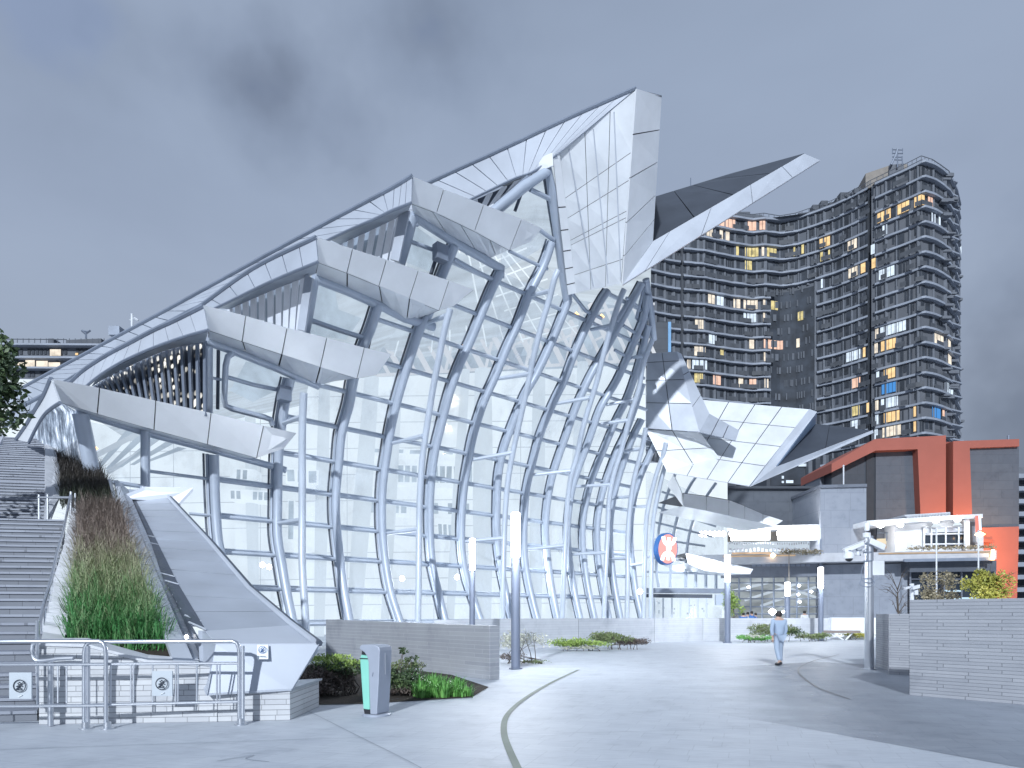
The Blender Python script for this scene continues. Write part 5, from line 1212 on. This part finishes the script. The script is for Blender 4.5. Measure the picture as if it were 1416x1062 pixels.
for i in range(nfl):
    z = H - i * FLH; m = MB()
    low = z < 76.5
    parts = [(860, 940), (944, 1064 if low else 1197)] if True else []
    if low: parts.append((1127, 1197))
    parts.append((1206, 1326))
    for a, b in parts:
        q = ledge(z, a, b, .12, .85, .42); k = len(m.v); m.v += q.v; m.f += [[j + k for j in f] for f in q.f]
    m.build("floor_ledge", M['tledge'], tw)
wallstrip("recess", 940, 944, 0, H, M['tdark'], .1)
wallstrip("dark_inset", 1066, 1127, 0, 75.5, M['tglass'], .12)
# piers, dark windows and glass parapets
pm = MB(); wm = MB(); gm = MB(); im = MB()
for px in [868,880,893,906,919,931,951,965,973,988,1002,1016,1031,1046,1058,1078,1090,1104,1118,1128,1140,1152,1166,1178,1188,1212,1226,1240,1258,1270,1290,1306,1318]:
    zt = H - .3; zb = 0 if not (1066 < px < 1127) else 76
    w = random.uniform(.35, .8); Y = TY(px); X = (px - CX) / F * Y
    pm.prism([Vector((X-w/2,Y-.2,zb)), Vector((X+w/2,Y-.2,zb)), Vector((X+w/2,Y-.2,zt)), Vector((X-w/2,Y-.2,zt))], (0,.4,0))
for i in range(nfl):
    z = H - (i + 1) * FLH; px = 862.0
    while px < 1322:
        w = random.choice([1.6,2.2,3.0,4.5,6.5]); 
        if px < 1205 < px + w or (940 < px + w and px < 944): px += w + 2; continue
        if 1066 < px < 1127 and z < 75:
            if random.random() < .5:
                Y0_ = TY(px) - .3; im.poly([W(px, 0, Y0_) * 0 + Vector(((px-CX)/F*Y0_, Y0_, z + .8)), Vector(((px+w*.7-CX)/F*Y0_, Y0_, z+.8)), Vector(((px+w*.7-CX)/F*Y0_, Y0_, z+2.3)), Vector(((px-CX)/F*Y0_, Y0_, z+2.3))])
            px += w + 1; continue
        Ya = TY(px) - .14; Yb = TY(px + w) - .14; a = random.choice([.15,.15,.9]); b = random.uniform(2.2,2.6)
        P0 = Vector(((px-CX)/F*Ya, Ya, 0)); P1 = Vector(((px+w-CX)/F*Yb, Yb, 0))
        dens = .82 if px < 1205 else .5
        if random.random() < dens:
            nsub = max(1, int(w / 1.4))
            for k in range(nsub):
                u0, u1 = (k + .08) / nsub, (k + .92) / nsub; A = lerp(P0, P1, u0); B = lerp(P0, P1, u1)
                wm.poly([A + Vector((0,0,z+a)), B + Vector((0,0,z+a)), B + Vector((0,0,z+b)), A + Vector((0,0,z+b))])
        px += w + random.choice([.4,.8,1.4,2.4])
    # glass parapets on the balconies
    for k in range(18):
        px = random.uniform(864, 1310); w = random.uniform(6, 14)
        if px < 1205 < px + w or px < 944 < px + w or (1060 < px < 1127 and z < 75): continue
        Ya, Yb = TY(px) - 1.1, TY(px + w) - 1.1
        gm.poly([Vector(((px-CX)/F*Ya,Ya,z+.02)), Vector(((px+w-CX)/F*Yb,Yb,z+.02)), Vector(((px+w-CX)/F*Yb,Yb,z+.95)), Vector(((px-CX)/F*Ya,Ya,z+.95))])
pm.build("pier", M['tpier'], tw); 
o = wm.build("dark_window", M['tglass'], tw, kind="stuff"); o = im.build("inset_window", M['twall'], tw, kind="stuff")
o = gm.build("balcony_glass", plain("balcony_glass", (.06,.068,.082), .7, 0, .2), tw, kind="stuff")
# lit windows at the floors where the photograph shows them
LW = {'w': glow("lit_warm", (1,.70,.36), 1.3, .35, .9), 'c': glow("lit_cool", (.72,.85,1), 1.3, .35, .9), 'n': glow("lit_neutral", (1,.90,.76), 1.2, .4, .9), 'p': glow("lit_pink", (1,.66,.52), 1.2, .3, .9), 'b': glow("lit_blue", (.10,.36,.85), .9), 'y': glow("lit_yellow", (1,.86,.42), 1.0, .45, .9)}
lit = [(990,311,12,'p'),(1002,311,16,'p'),(1034,313,12,'p'),(1050,313,9,'p'),(977,328,9,'n'),(995,329,5,'n'),(1003,328,6,'n'),(1017,347,5,'y'),(1030,347,19,'y'),(1060,348,14,'y'),(1053,350,4,'n'),(1030,368,10,'y'),
 (1097,344,3,'y'),(1108,341,4,'y'),(1133,334,15,'w'),(1134,356,5,'y'),(1145,350,3,'y'),(1135,394,4,'c'),(979,421,10,'n'),(991,421,10,'c'),(1014,422,10,'n'),(1028,422,20,'n'),(1066,423,10,'y'),(1055,424,4,'n'),
 (1028,442,18,'c'),(1055,443,5,'n'),(961,456,13,'n'),(980,474,11,'c'),(1036,477,7,'n'),(1062,477,6,'p'),(1070,476,13,'p'),(1056,477,4,'p'),(960,490,16,'n'),(996,491,5,'y'),(1056,492,5,'n'),(950,507,5,'n'),(957,507,21,'c'),
 (960,524,15,'y'),(986,526,11,'p'),(1021,526,7,'n'),(1036,527,10,'p'),(1057,527,6,'n'),(1103,438,8,'y'),(1101,470,5,'n'),
 (1213,305,19,'w'),(1241,294,17,'w'),(1264,286,15,'w'),(1283,288,8,'p'),(1220,325,7,'c'),(1204,335,6,'c'),(1288,309,6,'c'),(1298,311,3,'c'),(1206,354,5,'y'),(1205,366,6,'w'),(1172,341,13,'n'),(1173,381,13,'n'),(1190,376,7,'w'),
 (1215,386,22,'c'),(1217,463,36,'c'),(1210,467,5,'n'),(1218,481,22,'w'),(1209,485,5,'n'),(1170,492,20,'c'),(1193,491,4,'w'),(1211,524,5,'c'),(1222,518,16,'w'),(1219,536,20,'b'),(1218,554,24,'c'),(1210,557,5,'n'),
 (1178,561,11,'y'),(1198,561,4,'w'),(1176,580,12,'c'),(1210,575,5,'c'),(1222,571,22,'w'),(1209,593,5,'c'),(1220,591,26,'n'),(1263,564,4,'w'),(1263,584,4,'w'),(1289,563,12,'b'),(1303,565,6,'p'),(1310,545,9,'c'),(1291,469,14,'n'),(1325,335,5,'c'),(1311,500,5,'n'),(1178,525,12,'p'),(1311,468,4,'n'),(1150,656,7,'w')]
for (px, py, w, k) in lit:
    Yc = TY(px + w / 2) - .2; z = CAMZ + (HY - py) / F * Yc; i = round((H - z) / FLH - .5); z0 = H - (i + 1) * FLH
    nsub = max(1, round(w / 5)); grp = MB()
    for q in range(nsub):
        xa = px + w * q / nsub + .25; xb = px + w * (q + 1) / nsub - .35; Ya = TY(xa) - .22; Yb = TY(xb) - .22
        grp.poly([Vector(((xa-CX)/F*Ya,Ya,z0+.45)), Vector(((xb-CX)/F*Yb,Yb,z0+.45)), Vector(((xb-CX)/F*Yb,Yb,z0+2.45)), Vector(((xa-CX)/F*Ya,Ya,z0+2.45))])
    grp.build("lit_window", LW[k], tw)
    fr_ = MB()
# ragged balconies up the right-hand end
for i in range(nfl):
    z = H - i * FLH; m = MB()
    for k in range(5):
        x = random.uniform(1306, 1326) + i * .28; Y = TY(min(x,1328)) - random.uniform(.5, 3.5); X = (x - CX) / F * Y; w = random.uniform(.5,1.3); h = random.uniform(.3,1.6)
        if k < 3: MB().box(X - w, X + w, Y, Y + 1, z - h, z - h + random.uniform(.15,.7)).build("balcony", M['tpier'], tw)
m = MB()
for i in range(nfl):
    z = H - i * FLH - .2; x = 1318 + i * .45; Y = 137; X = (x - CX) / F * Y; m.prism([Vector((X-3.5,Y-3,z)), Vector((X+.2,Y-1.2,z)), Vector((X+1.4,Y+4,z)), Vector((X-2,Y+4,z))], (0,0,.28))
m.build("balcony_slab", M['tledge'], tw)
# roof top: penthouse, parapet rails, plant, antenna
m = MB(); m.prism([W(1197,240,139), W(1232,228,137), W(1255,227,136), W(1255,250,136), W(1197,266,139)], (2,12,0)); m.build("penthouse", M['beige'], tw)
m = MB(); m.prism([W(1230,228,136.8), W(1250,226,136), W(1250,250,136), W(1230,250,136.8)], (0,1,0)); m.build("penthouse", M['tpier'], tw)
rm = MB()
for a, b in zip(pxs, pxs[1:]):
    if a < 944: continue
    for dz in (.5, 1.3): rm.tube([TP(a, H + dz), TP(b, H + dz)], .09, 4)
    for t in (0, .33, .66): rm.tube([lerp(TP(a,H), TP(b,H), t), lerp(TP(a,H), TP(b,H), t) + Vector((0,0,1.3))], .07, 4)
rm.build("roof_railing", M['tpier'], tw)
m = MB(); random.seed(4)
for (a, b, hh) in ((1136,1178,2.4),(1098,1122,1.8),(1030,1056,3.0),(1296,1312,1.4),(1180,1196,1.0)):
    for k in range(9):
        x = random.uniform(a, b); p = TP(x, H) + Vector((0, random.uniform(1.5,4), 0)); w = random.uniform(.5,1.7); h = random.uniform(.4, 1) * hh; m = MB(); m.box(p.x-w, p.x+w, p.y-.8, p.y+.8, H, H + h)
        m.build("roof_plant", M['twall'], tw)
m = MB()
pA_ = W(1232,228,136); pB_ = W(1241,206,136)
m.tube([pA_, W(1238,216,136), pB_], .22, 5); m.tube([W(1248,228,136), W(1247,216,136)], .15, 4); m.tube([W(1241,206,136), W(1241,232,136)], .15, 4)
for y in (207, 212, 217, 221): m.tube([W(1234,y,136), W(1248,y+.5,136)], .12, 4)
for x in (1234,1248): m.tube([W(x,205,136), W(x,213,136)], .1, 4)
m.build("antenna", M['frame'], tw)
m = MB(); m.tube([W(955,246,140), W(955,262,140)], .1, 4); m.build("aerial", M['frame'], tw)
# lower podium pieces under the tower
pd = thing("office_building", "small dark glass building with a few lit panes between the tower and the grey block", "building", GP(1100, 90))
slab(pd, "wall", [(1060,636),(1118,632),(1118,690),(1060,690)], 90, 10, M['slate2'])
slab(pd, "glass_wall", [(1066,640),(1112,637),(1112,670),(1066,672)], 89.8, .1, M['tglass'])
m = MB()
for x, y, w, h in ((1104,641,11,4),(1081,658,3,4),(1081,665,3,3),(1087,664,10,4),(1072,645,5,2)): m.poly([W(x,y,89.6), W(x+w,y,89.6), W(x+w,y+h,89.6), W(x,y+h,89.6)])
m.build("lit_pane", LW['c'], pd)
slab(pd, "column", [(1118,638),(1127,636),(1127,720),(1118,720)], 89, 6, M['tpier']); slab(pd, "column", [(1128,634),(1134,634),(1134,720),(1128,720)], 88, 6, M['slate2'])
m = MB(); m.tube([W(1114,666,88.5), W(1124,656,88.5)], .3, 5); m.build("brace", M['tpier'], pd)
for y in (689, 701): MB().lathe(W(1129,y,87.5), [(.05,-.3),(.4,0),(.05,.3)], 8).build("wall_lamp", M['lightgrey'], pd)
bx = thing("rooftop_screen", "dark screen with a bright blue edge standing behind the lower wing", "screen", GP(920, 60))
slab(bx, "screen_panel", [(896,445),(924,446),(924,490),(896,490)], 60, 1, M['slate2']); slab(bx, "edge_strip", [(924,445),(928,445),(928,490),(924,490)], 59.9, .6, plain("sky_blue_paint", (.14,.30,.50), .5))
# apartment slab at far left
lb = thing("distant_flats", "low dark row of flats with lit windows behind the left roof end", "building", GP(80, 95))
slab(lb, "wall", [(-60,478),(150,478),(150,560),(-60,560)], 95, 10, M['twall'])
for k, y in enumerate((473.5, 491.5, 506, 523, 537)): slab(lb, "floor_band", [(-60,y),(152 - k*2,y+1.5),(152 - k*2,y+4),(-60,y+2.5)], 94, 1.2, M['tledge'])
slab(lb, "plant_room", [(91,470),(140,468),(140,478),(91,478)], 96, 5, M['twall']); slab(lb, "plant_room", [(66,468),(74,468),(74,478),(66,478)], 96, 3, M['twall'])
m = MB()
for i in range(24): x = -40 + i * 8; m.tube([W(x,468,94.5), W(x,476,94.5)], .06, 4)
m.tube([W(-40,468.5,94.5), W(92,469.5,94.5)], .07, 4); m.build("roof_railing", M['tpier'], lb)
m = MB()
for a, b in [((119,468),(119,461)),((119,462),(113,457)),((119,461),(125,457)),((114,458),(122,459))]: m.tube([W(*a,96), W(*b,96)], .16, 4)
m.build("antenna", M['frame'], lb)
m = MB(); random.seed(2)
for y in (482, 497, 513):
    for i in range(26):
        x = 10 + i * 5.6; 
        if random.random() < .75: m.poly([W(x,y,94.9), W(x+4,y,94.9), W(x+4,y+8,94.9), W(x,y+8,94.9)])
m.build("dark_window", M['tglass'], lb)
for (x0, y0, x1, y1, k) in ((69,483,84,492,'n'),(35,498,48,508,'n'),(50,499,66,509,'n'),(67,501,83,511,'n'),(23,501,33,505,'n'),(104,488,108,491,'w')):
    m = MB(); m.poly([W(x0,y0,94.7), W(x1,y0,94.7), W(x1,y1,94.7), W(x0,y1,94.7)]); m.build("lit_window", LW[k], lb)
rt = thing("roof_mast", "small mast with instruments rising above the station roof edge", "mast", W(183,462,60))
MB().tube([W(183,464,60), W(183,434,60)], .12, 5).build("mast", M['lightgrey'], rt); MB().tube([W(180,443,60), W(186,440,60), W(191,443,60)], .1, 4).build("arm", M['lightgrey'], rt)
MB().box(W(162,0,60).x-.5, W(162,0,60).x+.5, 59.5, 60.5, W(162,466,60).z, W(162,454,60).z).build("instrument_box", M['frame'], rt)
# building at the far right edge
rb_ = thing("balcony_block", "pale flats with stacked balconies cut off by the right edge", "building", GP(1430, 110))
slab(rb_, "wall", [(1404,646),(1470,646),(1470,868),(1404,868)], 110, 10, M['tpier'])
for k in range(12):
    y = 655 + k * 17.5; slab(rb_, "balcony", [(1405,y),(1470,y-1),(1470,y+5),(1405,y+6)], 107.5, 2, M['tledge']); slab(rb_, "window_band", [(1407,y+7),(1470,y+7),(1470,y+14),(1407,y+14)], 109.7, .2, M['tglass'])
# ================================================================== SKY AND LIGHT
w = bpy.data.worlds.new("World"); S.world = w; w.use_nodes = True; nt = w.node_tree; nt.nodes.clear()
out = nt.nodes.new("ShaderNodeOutputWorld"); bg = nt.nodes.new("ShaderNodeBackground"); nt.links.new(bg.outputs[0], out.inputs[0])
tc = nt.nodes.new("ShaderNodeTexCoord"); sp = nt.nodes.new("ShaderNodeSeparateXYZ"); nt.links.new(tc.outputs["Generated"], sp.inputs[0])
base = ramp(nt, sp.outputs[2], [(0.0, (.184,.217,.275)), (.12, (.222,.262,.332)), (.30, (.264,.315,.405)), (.45, (.270,.328,.436)), (.62, (.25,.308,.415)), (1, (.22,.275,.37))])
def mul(a, b, fac=1):
    m = nt.nodes.new("ShaderNodeMix"); m.data_type = 'RGBA'; m.blend_type = 'MULTIPLY'; m.inputs[0].default_value = fac
    nt.links.new(a, m.inputs[6]); nt.links.new(b, m.inputs[7]); return m.outputs[2]
mp = nt.nodes.new("ShaderNodeMapping"); mp.inputs["Scale"].default_value = (1.0, 1.0, 3.2); nt.links.new(tc.outputs["Generated"], mp.inputs[0])
cl = noise(nt, 1.7, 4, mp.outputs[0], .45)
col = mul(base, ramp(nt, cl, [(.30, (.88,.88,.89)), (.55, (1,1,1)), (.75, (1.08,1.07,1.06))]))
def blotch(col, px, py, sz, sx, dark):      # a darker cloud in a fixed direction of the sky
    d = (W(px, py, 1) - Vector((0,0,CAMZ))).normalized()
    s_ = nt.nodes.new("ShaderNodeVectorMath"); s_.operation = 'SUBTRACT'; s_.inputs[1].default_value = d; nt.links.new(tc.outputs["Generated"], s_.inputs[0])
    q = nt.nodes.new("ShaderNodeVectorMath"); q.operation = 'MULTIPLY'; q.inputs[1].default_value = (1/sx, 1/sx, 1/sz); nt.links.new(s_.outputs[0], q.inputs[0])
    l = nt.nodes.new("ShaderNodeVectorMath"); l.operation = 'LENGTH'; nt.links.new(q.outputs[0], l.inputs[0])
    n = noise(nt, 7, 4, tc.outputs["Generated"], .5); a = nt.nodes.new("ShaderNodeMath"); a.operation = 'MULTIPLY_ADD'; a.inputs[1].default_value = 1.1
    nt.links.new(n, a.inputs[0]); hl = nt.nodes.new('ShaderNodeMath'); hl.operation = 'MULTIPLY_ADD'; hl.inputs[1].default_value = .5; hl.inputs[2].default_value = -.50
    nt.links.new(l.outputs['Value'], hl.inputs[0]); nt.links.new(hl.outputs[0], a.inputs[2])
    r_ = ramp(nt, a.outputs[0], [(.0, (dark*.95,dark*.98,dark*1.06)), (.18, (lerp(dark,1,.16),lerp(dark,1,.18),lerp(dark,1,.24))), (.42, (lerp(dark,1,.60),lerp(dark,1,.62),lerp(dark,1,.66))), (.70, (lerp(dark,1,.92),)*3), (.95, (1,1,1))])
    return mul(col, r_)
col = blotch(col, 350, 122, .05, .11, .60)
col = blotch(col, 585, 45, .045, .11, .68)
col = blotch(col, 1450, 540, .22, .12, .55)
col = blotch(col, 100, 20, .12, .4, .88)
nt.links.new(col, bg.inputs[0]); bg.inputs[1].default_value = 1.30
sl = bpy.data.lights.new("sun", 'SUN'); so = bpy.data.objects.new("sun", sl); C.objects.link(so)
sl.energy = 3.9; sl.angle = R(1.5); sl.color = (.90,.95,1.0)
so.rotation_euler = Vector((.22, 1.0, -.50)).to_track_quat('-Z', 'Y').to_euler()
def point(name, loc, e, col=(1,.97,.93), r=.2):
    l = bpy.data.lights.new(name, 'POINT'); o = bpy.data.objects.new(name, l); C.objects.link(o); l.energy = e; l.color = col; l.shadow_soft_size = r; o.location = loc; return o
for x, y, Y, e in ((713,740,18.0,650),(653,765,24.2,380),(1006,785,35.3,520),(1135,800,38.3,300)):
    p = W(x, y, Y); point("column_light", p + Vector((0,-.35,0)), e, (.92,.96,1), .3)
point("terrace_light", W(1310,724,56.5), 120, (1,.95,.88)); point("terrace_light", W(1225,738,58.5), 70, (1,.9,.78))
point("orange_light", W(1362,742,71), 1100, (1,.55,.25)); point("orange_light", W(1378,775,70), 2600, (1,.5,.2))
point("tree_light", GP(1380,29) + Vector((0,0,1.0)), 90, (1,.9,.6))
point("terrace_light", W(1000,742,59), 320, (1,.97,.94), .6); point("terrace_light", W(1080,742,59), 320, (1,.97,.94), .6)
# interior light spilling on the plaza through the glass
for x, y, Y, e in ((560,780,36,900),(720,780,40,1200),(850,760,46,1200),(940,800,55,900),(1060,838,53,250)):
    point("hall_light", W(x, y, Y), e, (.93,.97,1), 1.5)
S.view_settings.view_transform = 'Standard'; S.view_settings.look = 'None'; S.view_settings.exposure = 0; S.view_settings.gamma = 1
S.cycles.use_denoising = True
S.cycles.transparent_max_bounces = 24; S.cycles.max_bounces = 6; S.cycles.diffuse_bounces = 3; S.cycles.glossy_bounces = 3
S.cycles.sample_clamp_indirect = 4
